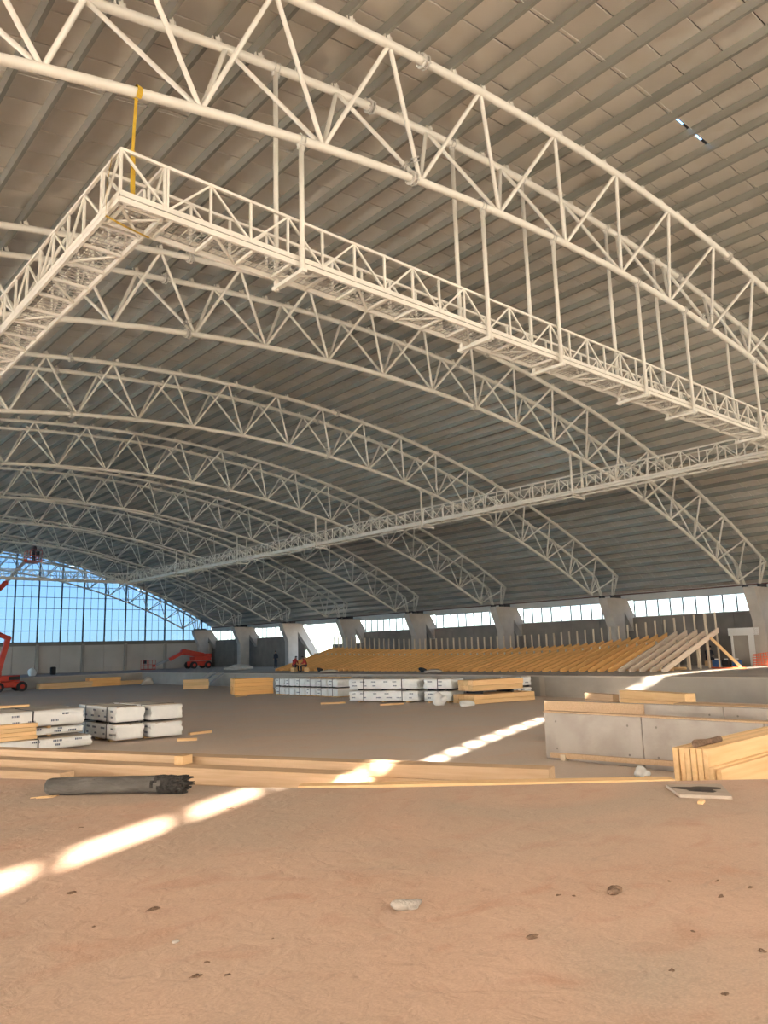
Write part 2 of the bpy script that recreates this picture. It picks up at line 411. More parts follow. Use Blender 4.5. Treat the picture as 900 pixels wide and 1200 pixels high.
# ---- far gable: concrete panels below, blue tinted glazing above
ZGS = 3.45
wf = MB().span((XL, YG+0.05, FLOOR), (XW, YG+0.3, ZGS)).build('wall_far', 'concrete_dark', kind='structure', label='concrete gable wall below the glazing')
gpan = bevel(MB().box((0, 0, 0), (2.53, 0.12, ZGS-0.35)).mesh('wall_panel', 'gable_concrete'), 0.02, 1)
MX = [25.8+2.56*i for i in range(-16, 11)]
for i in range(len(MX)-1):
    if MX[i] < XL or MX[i] > XW-1: continue
    me = gpan
    put('wall_panel', me, wf, (MX[i]+1.28, YG, (ZGS-0.35)/2))
pil = bevel(MB().box((0, 0, ZGS/2-0.1), (0.32, 0.5, ZGS-0.2)).mesh('pilaster', 'concrete'), 0.02, 1)
for x in [MX[i] for i in range(1, len(MX), 2)]:
    if XL < x < XW: put('pilaster', pil, wf, (x, YG-0.15, 0))
put('wall_cap', MB().span((XL, YG-0.25, ZGS-0.32), (XW, YG+0.32, ZGS)).mesh('wall_cap', 'concrete_dark'), wf)
win = MB().span((XL, YG, ZGS), (XW, YG+0.12, ZGS+0.08)).build('window_20', 'frame', kind='structure', label='tall blue tinted gable glazing with dark mullions')
TZ = [ZGS+0.05+1.27*i for i in range(12)]
for i, x in enumerate(MX):
    if not XL < x < XW-0.5: continue
    zt = zarc(RP1, x)
    MB().span((x-0.065, YG-0.06, ZGS), (x+0.065, YG+0.14, zt)).build('mullion', 'frame', win)
    for t in (1, 2):
        xx = x+2.56*t/3
        if xx < XW: MB().span((xx-0.018, YG, ZGS), (xx+0.018, YG+0.06, zarc(RP1, xx))).build('glazing_bar', 'frame', win)
for z in TZ[1:]:
    hx = math.sqrt(max(0, RP1**2-(z-ZC)**2))
    if hx < 2: continue
    MB().span((max(XL, XC-hx), YG, z-0.03), (min(XW, XC+hx), YG+0.08, z+0.03)).build('transom', 'frame', win)
for x in MX[:-1]:
    a, b = max(x, XL), min(x+2.56, XW)
    if b-a < 0.5: continue
    for z in TZ[:-1]:
        za, zb = zarc(RD, a), zarc(RD, b)
        if max(za, zb) < z+0.1: continue
        ta, tb = min(z+1.27, max(za, z+0.02)), min(z+1.27, max(zb, z+0.02))
        MB().prism([(a+0.05, z), (b-0.05, z), (b-0.05, tb), (a+0.05, ta)], YG+0.04, YG+0.055).build('pane', 'pane_blue', win)

# ---- roof: deck, purlins, insulation panels, sag rods
AMAX = 30.72
SLIT_Y = 7.905+0.055
roof = None
def deck_mesh():
    aa = np.unique(np.r_[np.linspace(-AMAX, AMAX, 131), -0.80, -0.12, 0.06, 0.72]); V = []; F = []
    ys = [YF, SLIT_Y-0.07, SLIT_Y+0.07, YG+0.4]
    for y in ys:
        for a in aa:
            x, z = arc(RD+0.05, a); V.append((x, y, z))
    n = len(aa)
    for j in range(3):
        for i in range(n-1):
            if j == 1 and (-0.81 < aa[i] < -0.13 or 0.05 < aa[i] < 0.71): continue
            F.append((j*n+i, (j+1)*n+i, (j+1)*n+i+1, j*n+i+1))
    V2 = [(x, y, z+0.06) for x, y, z in V]; o = len(V)
    F2 = [tuple(reversed([q+o for q in f])) for f in F]
    return MB().add(V+V2, F+F2, True)
roof = deck_mesh().build('ceiling', 'deck', kind='structure', label='arched metal roof with insulation panels between purlins')
DA = math.degrees(0.945/RD)
NP = int(AMAX/DA)
# C-section purlin, local frame: z radial
cp = [(-0.04, 0), (0.045, 0), (0.045, 0.03), (0.035, 0.03), (0.035, 0.01), (-0.03, 0.01), (-0.03, 0.20), (0.035, 0.20), (0.035, 0.21), (-0.04, 0.21)]
pm_ = MB().prism([(x, RP0+z) for x, z in cp], YF, YG+0.2).mesh('purlin', 'purlin')
for i in range(-NP, NP+1):
    put('purlin', pm_, roof, (XC, 0, ZC), (0, R(i*DA), 0))
blocker = MB().box((0, YF, 64.78), (0.20, 0.03, 0.28)).mesh('sun_gap_blocker', 'purlin')  # unseen plates, added to break the sun band into separate spots
for i in range(-NP, NP+1): put('sun_gap_blocker', blocker, fw, (XC, 0, ZC), (0, R(i*DA), 0))
# panels
PY = 0.905
pme = bevel(MB().box((0, 0, 0), (0.925, PY-0.022, 0.04)).mesh('panel', 'panel'), 0.008, 1)
cells = []
y_start = 7.0-PY*18
ny = int((YG-y_start)/PY)+1
for i in range(-NP-1, NP+1):
    a = (i+0.5)*DA
    if abs(a) > AMAX-0.2: continue
    x, z = arc(RD+0.005, a)
    for j in range(ny):
        y = y_start+(j+0.5)*PY
        cells.append((i, j, a, x, y, z))
def screen(P):
    d = Vector(P)-EYE; w = d.dot(_f)
    if w < 0.5: return None
    return 450+FPX*d.dot(_r2)/w, 600-FPX*d.dot(_u2)/w, w
sc_ = []
for c in cells:
    s = screen((c[3], c[4], c[5]))
    if s and -30 < s[0] < 930 and -30 < s[1] < 1200:
        d = (Vector((c[3], c[4], c[5]))-EYE).length; sc_.append((d, c))
sc_.sort(key=lambda t: t[0])
near = set((c[0], c[1]) for d, c in sc_[:300])
V = []; F = []
base = [v.co.copy() for v in pme.vertices]; bf = [tuple(p.vertices) for p in pme.polygons]
sv = [(-0.4625, -PY/2+0.011), (0.4625, -PY/2+0.011), (0.4625, PY/2-0.011), (-0.4625, PY/2-0.011)]
for i, j, a, x, y, z in cells:
    tilt = random.gauss(0, 0.25); dz = random.gauss(0, 0.003)
    if (i, j) in near:
        q = put('panel', pme, roof, (x, y, z+dz), (R(random.gauss(0, 0.15)), R(a+tilt), 0))
        if i in (-1, 0) and abs(y+PY/2-7.905) < 0.02: q.scale.y = 0.94; q.location.y -= 0.027
        continue
    ca, sa = math.cos(R(a+tilt)), math.sin(R(a+tilt)); o = len(V)
    for h in (-0.02, 0.02):
        for px, py in sv:
            V.append((x+px*ca+h*sa, y+py, z+dz-px*sa+h*ca))
    F += [(o, o+3, o+2, o+1), (o, o+1, o+5, o+4), (o+1, o+2, o+6, o+5), (o+2, o+3, o+7, o+6), (o+3, o, o+4, o+7)]
MB().add(V, F).build('panels', 'panel', roof, kind='stuff')
# sag rods under the purlins, running over the arc
for k in range(-1, 9):
    for fr in (0.36, 0.7):
        y = TY[0]+10.14*(k)+10.14*fr
        if k == -1 and fr > 0.5: y = 7.78
        pts = [(arc(RP0+0.15, a)[0], y, arc(RP0+0.15, a)[1]) for a in np.linspace(-29.5, 29.5, 60)]
        MB().tube(pts, 0.009, 5).build('sag_rod', 'rod', roof)

# ---- concrete columns with inward heads and raking struts
col_prof = [(47.95, 0), (49.2, 0), (49.2, 4.72), (47.15, 4.72), (47.25, 4.25), (47.95, 2.75)]
strut_prof = [(49.1, 4.7), (49.1, 3.95), (53.1, -1.2), (53.9, -1.2), (49.75, 4.7)]
me_c = bevel(MB().prism(col_prof, -0.35, 0.35).mesh('column_body', 'column'), 0.02, 1)
me_s = bevel(MB().prism(strut_prof, -0.3, 0.3).mesh('strut', 'column'), 0.02, 1)
me_b = MB().box((47.75, -0.45, 4.80), (0.5, 0.16, 0.17)).box((47.75, 0.45, 4.80), (0.5, 0.16, 0.17)).box((48.6, -0.2, 4.82), (0.6, 0.3, 0.2)).mesh('bearing', 'strap')
ORD = ['first', 'second', 'third', 'fourth', 'fifth', 'sixth', 'seventh', 'eighth', 'ninth']
for k in range(9):
    if k == 0: lab = 'concrete roof column beyond the orange netting'
    elif k == 1: lab = 'concrete roof column right beside the white door frame'
    elif k == 6: lab = 'pale concrete column with triangular raking strut beside the open wall bay'
    elif k == 8: lab = 'concrete column in the corner of side wall and gable behind the red lift'
    else: lab = '%s concrete column along the side wall, counted from the white door frame' % ORD[k-1]
    t = thing('concrete_column', (0, TY[k], 0), lab, 'column', 'columns along the side wall')
    put('column_body', me_c, t); put('strut', me_s, t); put('bearing', me_b, t)

# ================================================================= TRUSSES
B0 = 0.85
NK = range(-12, 12)
def member(a_bot, a_top, side):
    p = Vector((RB*math.sin(R(a_bot)), 0, RB*math.cos(R(a_bot))))
    q = Vector((RU*math.sin(R(a_top)), side*HW, RU*math.cos(R(a_top))))
    return MB().tube([p, q], 0.046, 8, cap=False)
MW = {}
for side in (-1, 1):
    for lr in (-1, 1):
        MW[(side, lr)] = member(0, lr*PITCHA/2, side).mesh('web_member', 'steel')
def chord(rad, y, a0, a1, r):
    pts = [(rad*math.sin(R(a)), y, rad*math.cos(R(a))) for a in np.linspace(a0, a1, 70)]
    return MB().tube(pts, r, 12)
aB0, aB1 = B0-12*PITCHA, B0+11*PITCHA
aU0, aU1 = aB0-PITCHA/2, aB1+PITCHA/2
ME_B = chord(RB, 0, aB0-0.15, aB1+0.15, 0.085).mesh('bottom_chord', 'steel')
ME_UF = chord(RU, -HW, aU0, aU1, 0.09).mesh('top_chord', 'steel')
ME_UR = chord(RU, HW, aU0, aU1, 0.09).mesh('top_chord', 'steel')
def flange(rad, y):
    mb = MB()
    for d in (-0.045, 0.045):
        a0 = (d-0.012)/rad; a1 = (d+0.012)/rad
        mb.tube([(rad*math.sin(a0), y, rad*math.cos(a0)), (rad*math.sin(a1), y, rad*math.cos(a1))], 0.155, 12)
    for q in range(6):
        t = q*PI/3; rr = rad+0.125*math.cos(t); yy = y+0.125*math.sin(t)
        mb.tube([(rr*math.sin(-0.1/rad), yy, rr*math.cos(0.1/rad)), (rr*math.sin(0.1/rad), yy, rr*math.cos(0.1/rad))], 0.016, 5)
    return mb
FL = [flange(RB, 0).mesh('flange', 'flange'), flange(RU, -HW).mesh('flange', 'flange'), flange(RU, HW).mesh('flange', 'flange')]
def webflange(side, lr):
    p = Vector((0, 0, RB)); q = Vector((RU*math.sin(R(lr*PITCHA/2)), side*HW, RU*math.cos(R(lr*PITCHA/2))))
    d = (q-p).normalized(); mb = MB()
    for s in (0.40, 0.47): mb.tube([p+d*s, p+d*(s+0.02)], 0.095, 10)
    return mb.mesh('flange', 'flange')
WF = [webflange(s, -1) for s in (-1, 1)]
cl = MB()
for i in range(-NP, NP+1):
    a = i*DA
    if not aU0 < a < aU1: continue
    for y in (-HW, HW):
        p = arc(RU+0.06, a+0.05); q = arc(RP0+0.16, a+0.05)
        cl.bar((p[0], y, p[1]), (q[0], y, q[1]), 0.09, 0.014, up=(0, 1, 0))
        for da in (-0.05, 0.1):
            p2 = arc(RU+0.05, a+da); q2 = arc(RU+0.17, a+da); cl.bar((p2[0], y, p2[1]), (q2[0], y, q2[1]), 0.02, 0.05, up=(0, 1, 0))
ME_CL = MB().add([(x-XC, y, z-ZC) for x, y, z in cl.v], cl.f).mesh('purlin_cleats', 'cleat')
lg = MB()
for y in (-HW, HW):
    q = arc(RU, aU1); lg.tube([(q[0]-XC, y, q[1]-ZC), (47.75-XC, 0.45*(1 if y > 0 else -1), 4.86-ZC)], 0.06, 8)
    q2 = arc(RU, aU1-0.5); lg.tube([(q2[0]-XC, y, q2[1]-ZC), (47.6-XC, 0.45*(1 if y > 0 else -1), 4.86-ZC)], 0.05, 8)
ME_LG = lg.mesh('support_leg', 'steel')
tl = ['arched white tubular roof truss carrying the near catwalk run on long hangers',
      'arched white roof truss behind the catwalk corner, ending above the white door frame']
for k in range(9):
    if k < 2: lab = tl[k]
    elif k == 8: lab = 'arched roof truss standing directly in front of the blue gable glazing'
    else: lab = '%s arched white roof truss counted from the one carrying the near catwalk run' % ORD[k]
    t = thing('roof_truss', (XC, TY[k], ZC), lab, 'truss', 'arched roof trusses')
    put('bottom_chord', ME_B, t); put('top_chord', ME_UF, t); put('top_chord', ME_UR, t)
    put('purlin_cleats', ME_CL, t, kind='stuff'); put('support_leg', ME_LG, t)
    for n_ in NK:
        a = B0+n_*PITCHA
        for side in (-1, 1):
            for lr in (-1, 1): put('web_member', MW[(side, lr)], t, None, (0, R(a), 0))
    for n_ in (-8, -3, 2, 7):
        a = B0+n_*PITCHA
        put('flange', FL[0], t, None, (0, R(a-0.22), 0))
        for m_ in FL[1:]: put('flange', m_, t, None, (0, R(a-0.35), 0))
        for m_ in WF: put('flange', m_, t, None, (0, R(a), 0))

# ================================================================= CATWALK RING
CX0, CX1, CY0, CY1 = 4.18, 30.65, 10.72, 71.9
WD = 0.72
CZB, CZT = 8.48, 9.40
cat = thing('catwalk', (CX0, CY0, CZB), 'white steel service catwalk ring with railings hung under the roof trusses', 'catwalk')
O = Vector((CX0, CY0, CZB))
PP = 0.772
H = CZT-CZB
me_post = MB().box((0, 0, (0.12+H)/2), (0.042, 0.042, H-0.12)).mesh('post', 'steel')
dl = Vector((PP, 0, H-0.16))
me_dd = MB().bar((0, 0, H-0.03), (PP, 0, 0.14), 0.035, 0.035).mesh('diagonal', 'steel')
me_du = MB().bar((0, 0, 0.14), (PP, 0, H-0.03), 0.035, 0.035).mesh('diagonal', 'steel')
me_x = MB().bar((0, 0.03, 0.03), (0, WD-0.03, 0.03), 0.05, 0.05).mesh('cross_member', 'steel')
me_xd = MB().bar((0, 0.03, 0.03), (PP, WD-0.03, 0.03), 0.04, 0.03).mesh('deck_brace', 'steel')
me_xe = MB().bar((0, WD-0.03, 0.03), (PP, 0.03, 0.03), 0.04, 0.03).mesh('deck_brace', 'steel')
def run(p0, ang, L, inner, detail):
    """one straight run: x along, y from the outer (0) to the inner edge (WD)"""
    fr = MB()
    for y in (0, WD):
        fr.box((L/2, y, 0.045), (L, 0.05, 0.09)).box((L/2, y, 0.16), (L, 0.03, 0.09))
    f = fr.build('run_frame', 'steel', cat, loc=Vector(p0)-O, rot=(0, 0, ang))
    for y in (0, WD):
        put('top_rail', MB().box((L/2, y, H-0.025), (L, 0.05, 0.05)).mesh('top_rail', 'steel'), f)
    gr = MB(); nb = int(L/0.12)
    for i in range(nb):
        x = (i+0.5)*0.12; gr.add([(x-0.003, 0.02, 0.095), (x+0.003, 0.02, 0.095), (x+0.003, WD-0.02, 0.095), (x-0.003, WD-0.02, 0.095),
                                  (x-0.003, 0.02, 0.115), (x+0.003, 0.02, 0.115), (x+0.003, WD-0.02, 0.115), (x-0.003, WD-0.02, 0.115)],
                                 [(0,3,2,1),(4,5,6,7),(0,1,5,4),(1,2,6,5),(2,3,7,6),(3,0,4,7)])
    for y in np.arange(0.1, WD, 0.1): gr.box((L/2, y, 0.11), (L, 0.007, 0.008))
    gr.build('grating', 'flange', f, kind='stuff')
    n = int(round(L/PP)); far = MB()
    for i in range(n+1):
        x = min(i*PP, L)
        ind = i < detail
        for y in (0, WD):
            if ind: put('post', me_post, f, (x, y, 0))
            else: far.box((x, y, (0.12+H)/2), (0.042, 0.042, H-0.12))
        if i < n:
            for y in (0, WD):
                if ind: put('diagonal', me_dd if i % 2 == 0 else me_du, f, (x, y, 0))
                elif i % 2 == 0: far.bar((x, y, H-0.03), (x+PP, y, 0.14), 0.035, 0.035)
                else: far.bar((x, y, 0.14), (x+PP, y, H-0.03), 0.035, 0.035)
            if ind:
                put('cross_member', me_x, f, (x+0.1, 0, 0))
                if i % 2 == 0: put('deck_brace', me_xe if (i//2) % 2 == 0 else me_xd, f, (x+0.1, 0, 0))
            else: far.bar((x+0.1, 0.03, 0.03), (x+0.1, WD-0.03, 0.03), 0.05, 0.05)
    if far.v: far.build('railing_members', 'steel', f, kind='stuff')
    return f
run((CX0, CY0, CZB), 0, CX1-CX0, 1, 34)                       # near run
run((CX1, CY0, CZB), PI/2, CY1-CY0, 1, 60)                    # right run (x along +Y, y towards -X)
# left run: mirrored so its outer edge faces -X
run((CX0+WD, CY0, CZB), PI/2, CY1-CY0, 1, 20)
run((CX0, CY1-WD, CZB), 0, CX1-CX0, 1, 0)                     # far run
# hangers
def hanger(pts_top, pts_bot, lab, grp=None):
    base = Vector(pts_bot[0]); t = thing('hanger', base, lab, 'hanger', grp)
    for a, b in zip(pts_top, pts_bot):
        a = Vector(a); b = Vector(b)
        MB().tube([b-base, a-base-Vector((0, 0, 0.12))], 0.05, 10).build('pole', 'steel', t)
        c = a-base
        cm = MB()
        for dx in (-0.05, 0.05):
            ring = [c+Vector((dx, 0.105*math.sin(q), 0.105*math.cos(q))) for q in np.linspace(0.0, 2*PI, 14)]
            cm.tube(ring, 0.012, 5, cap=False)
        cm.box((c.x, c.y, c.z-0.14), (0.16, 0.05, 0.12)); cm.build('clamp', 'flange', t)
    p, q = Vector(pts_bot[0])-base, Vector(pts_bot[1])-base
    d = (q-p).normalized()*0.08
    MB().bar(p-d+Vector((0, 0, 0.06)), q+d+Vector((0, 0, 0.06)), 0.10, 0.07).build('trapeze_bar', 'steel', t)
for x in (7.5, 12.55, 15.2, 19.1, 21.75, 26.45):
    y0, y1 = TY[0], TY[0]+HW
    hanger([(x, y0, zarc(RB, x)), (x, y1, zarc(RU, x))], [(x, y0, 8.28), (x, y1, 8.28)],
           'pair of white hanger poles from the nearest arched truss down to the near catwalk run', 'hangers of the near catwalk run')
for k in range(1, 7):
    xa, xb = CX1+0.06, CX1-WD-0.06
    hanger([(xa, TY[k], zarc(RB, xa)), (xb, TY[k], zarc(RB, xb))], [(xa, TY[k], 8.28), (xb, TY[k], 8.28)],
           'pair of short hanger poles from an arched truss down to the side catwalk run', 'hangers of the side catwalk run')
# yellow lifting straps at the catwalk corner
st = thing('lifting_strap', (4.36, TY[0], 10.2), 'yellow webbing strap slung from the truss tube to the catwalk corner', 'strap')
def ribbon(mb, pts, w, wd):
    pts = [Vector(p) for p in pts]; V = []; F = []; wd = Vector(wd)
    for p in pts: V += [p-wd*w/2, p+wd*w/2, p+wd*w/2+Vector((0, 0.006, 0)), p-wd*w/2+Vector((0, 0.006, 0))]
    for i in range(len(pts)-1):
        o = i*4
        for j in range(4): F.append((o+j, o+(j+1) % 4, o+4+(j+1) % 4, o+4+j))
    mb.add(V, F)
S0 = Vector((4.36, TY[0], 10.2))
zc = zarc(RB, 4.36)-10.2
mb = MB(); ribbon(mb, [(0.0, 0.11*math.sin(a), zc+0.11*math.cos(a)) for a in np.linspace(-PI*0.9, PI*0.9, 12)], 0.09, (1, 0.2, 0)); mb.build('loop', 'yellow', st)
mb = MB(); ribbon(mb, [(-0.02, 0.0, zc-0.1), (-0.01, 0.08, -0.5), (0.0, 0.12, -0.75)], 0.05, (1, 0.1, 0)); ribbon(mb, [(0.0, 0.12, -0.75), (0.03, 0.17, -1.0), (0.07, 0.25, -1.35), (0.16, 0.4, -1.62)], 0.09, (1, 0.3, 0)); mb.build('webbing', 'yellow', st)
st2 = thing('lifting_strap', (4.12, 11.0, 8.4), 'yellow webbing strap wrapped around the catwalk corner frame', 'strap')
mb = MB(); ribbon(mb, [(0.02, 0.0, 0.98), (-0.02, 0.05, 0.5), (-0.02, 0.06, -0.02)], 0.09, (0.4, 1, 0)); mb.build('webbing', 'yellow', st2)
mb = MB(); ribbon(mb, [(-0.02, 0.06, -0.02), (0.3, 0.12, -0.05), (0.78, 0.25, -0.03)], 0.07, (0.1, 1, 0.2)); mb.build('webbing', 'yellow', st2)

# ================================================================= TIMBER STAND FRAMES
def interp(y, T):
    for (a, p), (b, q) in zip(T, T[1:]):
        if y <= b: return p+(q-p)*max(0, min(1, (y-a)/(b-a)))
    return T[-1][1]
TOPH = [(22, 2.32), (24.4, 2.24), (25.8, 2.08), (28.5, 1.88), (31, 1.68), (34.6, 1.53), (39.4, 1.50), (44.8, 1.55), (51, 1.67), (60.5, 2.04)]
POST = [(22, 3.26), (24.3, 3.07), (25.7, 2.93), (28.4, 2.69), (34.5, 2.37), (40, 2.36), (45, 2.37), (50, 2.45), (60, 2.97)]
XF_, XT_ = 38.6, 45.3
ys = [22.0+0.655*i for i in range(58)]
for i, y in enumerate(ys):
    h = interp(y, TOPH); pt = interp(y, POST)
    lab = 'sloping timber stand rafter on pale posts, one of a long repeated row'
    grp = 'timber stand frames on the platform'
    if i == 0: lab = 'pale end rafter of the timber stand with a diagonal brace beside it'; 
    t = thing('stand_frame', (XF_, y, 0), lab, 'timber frame', grp)
    d = Vector((XT_-XF_, 0, h-0.18)); L = d.length; an = math.atan2(d.z, d.x)
    me = MB().add([(0.0, -0.05, 0.0), (0.42, -0.05, 0.0), (XT_-XF_, -0.05, h-0.29), (XT_-XF_, -0.05, h), (0.0, -0.05, 0.17),
                   (0.0, 0.05, 0.0), (0.42, 0.05, 0.0), (XT_-XF_, 0.05, h-0.29), (XT_-XF_, 0.05, h), (0.0, 0.05, 0.17)],
                  [(0,1,2,3,4), (9,8,7,6,5), (0,5,6,1), (1,6,7,2), (2,7,8,3), (3,8,9,4), (4,9,5,0)])
    me.build('rafter', 'rafter_lit' if i < 5 else 'rafter', t)
    MB().box((XT_-XF_, 0.0+0.09, pt/2), (0.09, 0.08, pt)).build('post', 'wood_z', t)
    hm = h*(4.4/6.7)+0.06
    MB().box((4.4, 0.09, (hm+0.12)/2), (0.09, 0.08, hm+0.12)).build('post', 'wood_z', t)
    if i == 0:
        MB().box((3.2, 0.09, 0.5), (0.09, 0.08, 1.0)).build('post', 'wood_z', t)
        MB().box((5.5, 0.09, 1.55), (0.09, 0.08, 3.1)).build('post', 'wood_z', t)
tb = thing('brace', (44.1, 21.7, 0), 'orange timber brace leaning against the end of the stand', 'timber')
MB().bar((-0.1, 0.15, 1.75), (1.1, -0.9, 0.02), 0.10, 0.16).build('plank', 'wood_x', tb)
for x in (40.6, 42.0):
    MB().box((0, 20.2, 0.08), (0.12, 39.5, 0.16)).build('sill_beam', 'wood_y', None, loc=(x, 22, 0), label='long timber sill beam under the stand frames, %s row' % ('front' if x < 41 else 'rear'), cat='timber')

# ================================================================= CONCRETE TRENCH WALLS
def trench_wall(x, y0, y1, h, lab, th=0.22):
    t = thing('concrete_wall', (x, (y0+y1)/2, FLOOR), lab, 'concrete wall')
    L = 2.65; y = y1
    while y > y0:
        a = max(y0, y-L)
        me = bevel(MB().box((0, 0, h/2), (th, y-a-0.012, h)).mesh('panel', 'formface'), 0.012, 1)
        put('panel', me, t, (0, (a+y)/2-(y0+y1)/2, 0))
        for zz in (0.25, h-0.2):
            for yy in (a+0.35, y-0.35):
                put('tie_hole', MB().tube([(-th/2-0.004, yy-(y0+y1)/2, zz), (-th/2+0.01, yy-(y0+y1)/2, zz)], 0.025, 8).mesh('tie_hole', 'concrete_dark'), t)
        y = a
    return t
tw = trench_wall(15.8, -2, 12.2, 1.08, 'low board-marked concrete wall behind the pine stack')
trench_wall(18.9, 0, 14.5, 1.10, 'second low concrete wall behind the nearer concrete wall')
MB().span((-0.14, -7, 0), (0.14, 7.1, 0.03)).build('cap_board', 'glulam', None, loc=(15.8, 5.1, FLOOR+1.085), label='thin timber board capping the nearer low concrete wall', cat='board')
MB().span((-0.02, -5.4, -0.02), (0.05, 4.4, 0.09)).build('base_board', 'glulam', None, loc=(15.6, 7.6, FLOOR+0.16), rot=(R(-1.2), 0, 0), label='long timber board along the foot of the low concrete wall', cat='board')
for i in range(3): MB().box((0, 0, 0.07), (0.12, 0.12, 0.14)).build('spacer_block', 'wood_z', None, loc=(15.6, 11.6-i*3.2, FLOOR), label='small timber block propping the board at the wall foot', cat='block', group='blocks under the base board')
# timber facing on the second wall's far end and planks on the ground behind
MB().span((-0.03, -1.6, 0.25), (0.03, 1.6, 1.1)).build('shutter_board', 'glulam', None, loc=(18.74, 12.9, FLOOR), label='wide timber shutter board on the far end of the second low wall', cat='board')
def beam_stack(name, loc, rz, dims, rows, cols, matn, lab, cat_='timber stack', gap=0.008, grp=None, jig=0.03):
    """a stack of beams: dims = one beam (length, width, height)"""
    t = thing(name, loc, lab, cat_, grp, rz)
    Lb, w, h = dims
    me = bevel(MB().box((0, 0, 0), (Lb, w-gap, h-gap)).mesh('beam', matn), 0.006, 1)
    for r_ in range(rows):
        for c in range(cols):
            put('beam', me, t, (Lb/2+random.uniform(-jig, jig), w*(c+0.5), h*(r_+0.5)))
    return t
beam_stack('timber_stack', (24.2, 15.5, FLOOR), R(-108.4), (3.1, 0.24, 0.27), 4, 2, 'wood_x', 'short stack of pine beams lying behind the low concrete walls')
beam_stack('timber_stack', (24.75, 17.3, FLOOR), R(-108.4), (1.6, 0.3, 0.23), 4, 1, 'glulam', 'low grey-brown beam pile left of the pine beams behind the concrete walls')
beam_stack('timber_stack', (20.4, 11.4, FLOOR), R(-92), (9.0, 0.3, 0.255), 4, 2, 'glulam', 'long low beam pile running behind the second low concrete wall')

# ================================================================= PINE STACK at right, standing on the lower floor
ps = thing('pine_board_stack', (11.62, 6.0, FLOOR), 'bright pine boards stood on edge in a thick stack below the slab edge', 'timber stack', None, math.atan2(6.05-5.95, 2.55))
hs = [1.06, 1.06, 1.06, 0.80, 0.80]
for i in range(8):
    hgt = 1.07 if i > 2 else (0.80, 0.82, 1.08)[i]
    me = bevel(MB().box((0, 0, hgt/2), (3.7, 0.085, hgt)).mesh('board', 'wood_x'), 0.006, 1)
    put('board', me, ps, (1.85-(0.04 if i < 2 else 0)+random.uniform(-0.03, 0.03), -0.15+0.095*i, 0))

# ================================================================= LONG GLULAM BEAMS beside the slab edge
bdir = math.atan2(20.3-8.33, 5.45-10.95)
def long_beam(p, L, w, h, lab, rows):
    t = thing('glulam_beam_pile', (p[0], p[1], FLOOR), lab, 'timber stack', None, bdir)
    for z0, z1, y0, y1, x0 in rows:
        me = bevel(MB().box((0, 0, 0), (L, y1-y0-0.006, z1-z0-0.006)).mesh('beam', 'glulam'), 0.008, 1)
        put('beam', me, t, (L/2+x0, (y0+y1)/2, (z0+z1)/2))
    return t
# local +x runs away to the left, +y towards the camera side
def rows_stack(y0, y1, n, top, jit=0.05):
    r_ = []; h = top/n
    for i in range(n): r_.append((i*h, (i+1)*h, y0, y1, random.uniform(0, jit)))
    return r_
long_beam((10.95, 8.33), 15.5, 0.4, 0.7, 'long laminated beams stacked on the floor beyond the slab edge', rows_stack(0.0, 0.42, 3, 0.71))
long_beam((9.2, 11.0), 12.5, 0.4, 0.6, 'lower row of long laminated beams leaning in front of the tall row', rows_stack(0.15, 0.6, 2, 0.60))
long_beam((5.65, 15.3), 7.5, 0.5, 0.6, 'short front laminated beam with an orange sawn end near the charred log', rows_stack(0.2, 0.55, 3, 0.64))
for q, (x, y, z, lab) in enumerate([(7.35, 14.6, -0.5, 'small pine offcut lying on the long laminated beams'), (9.75, 10.2, -0.5, 'tiny pale offcut lying on the laminated beams by the sun patch')]):
    s = (0.30, 0.16) if q == 0 else (0.16, 0.05)
    MB().box((0, 0, s[1]/2), (s[0], 0.2, s[1])).build('offcut', 'wood_x', None, loc=(x, y, z), rot=(0, 0, 0.4), label=lab, cat='offcut')
# formwork plank along the slab edge
for a, b, lab in (((5.55, 8.05), (8.72, 4.93), 'pale timber plank along the edge of the dusty slab'),):
    A = Vector((*a, 0)); B = Vector((*b, 0)); d = B-A
    MB().box((d.length/2, 0.12, -0.10), (d.length, 0.22, 0.22)).build('edge_plank', 'wood_x', None, loc=A, rot=(0, 0, math.atan2(d.y, d.x)), label=lab, cat='plank')

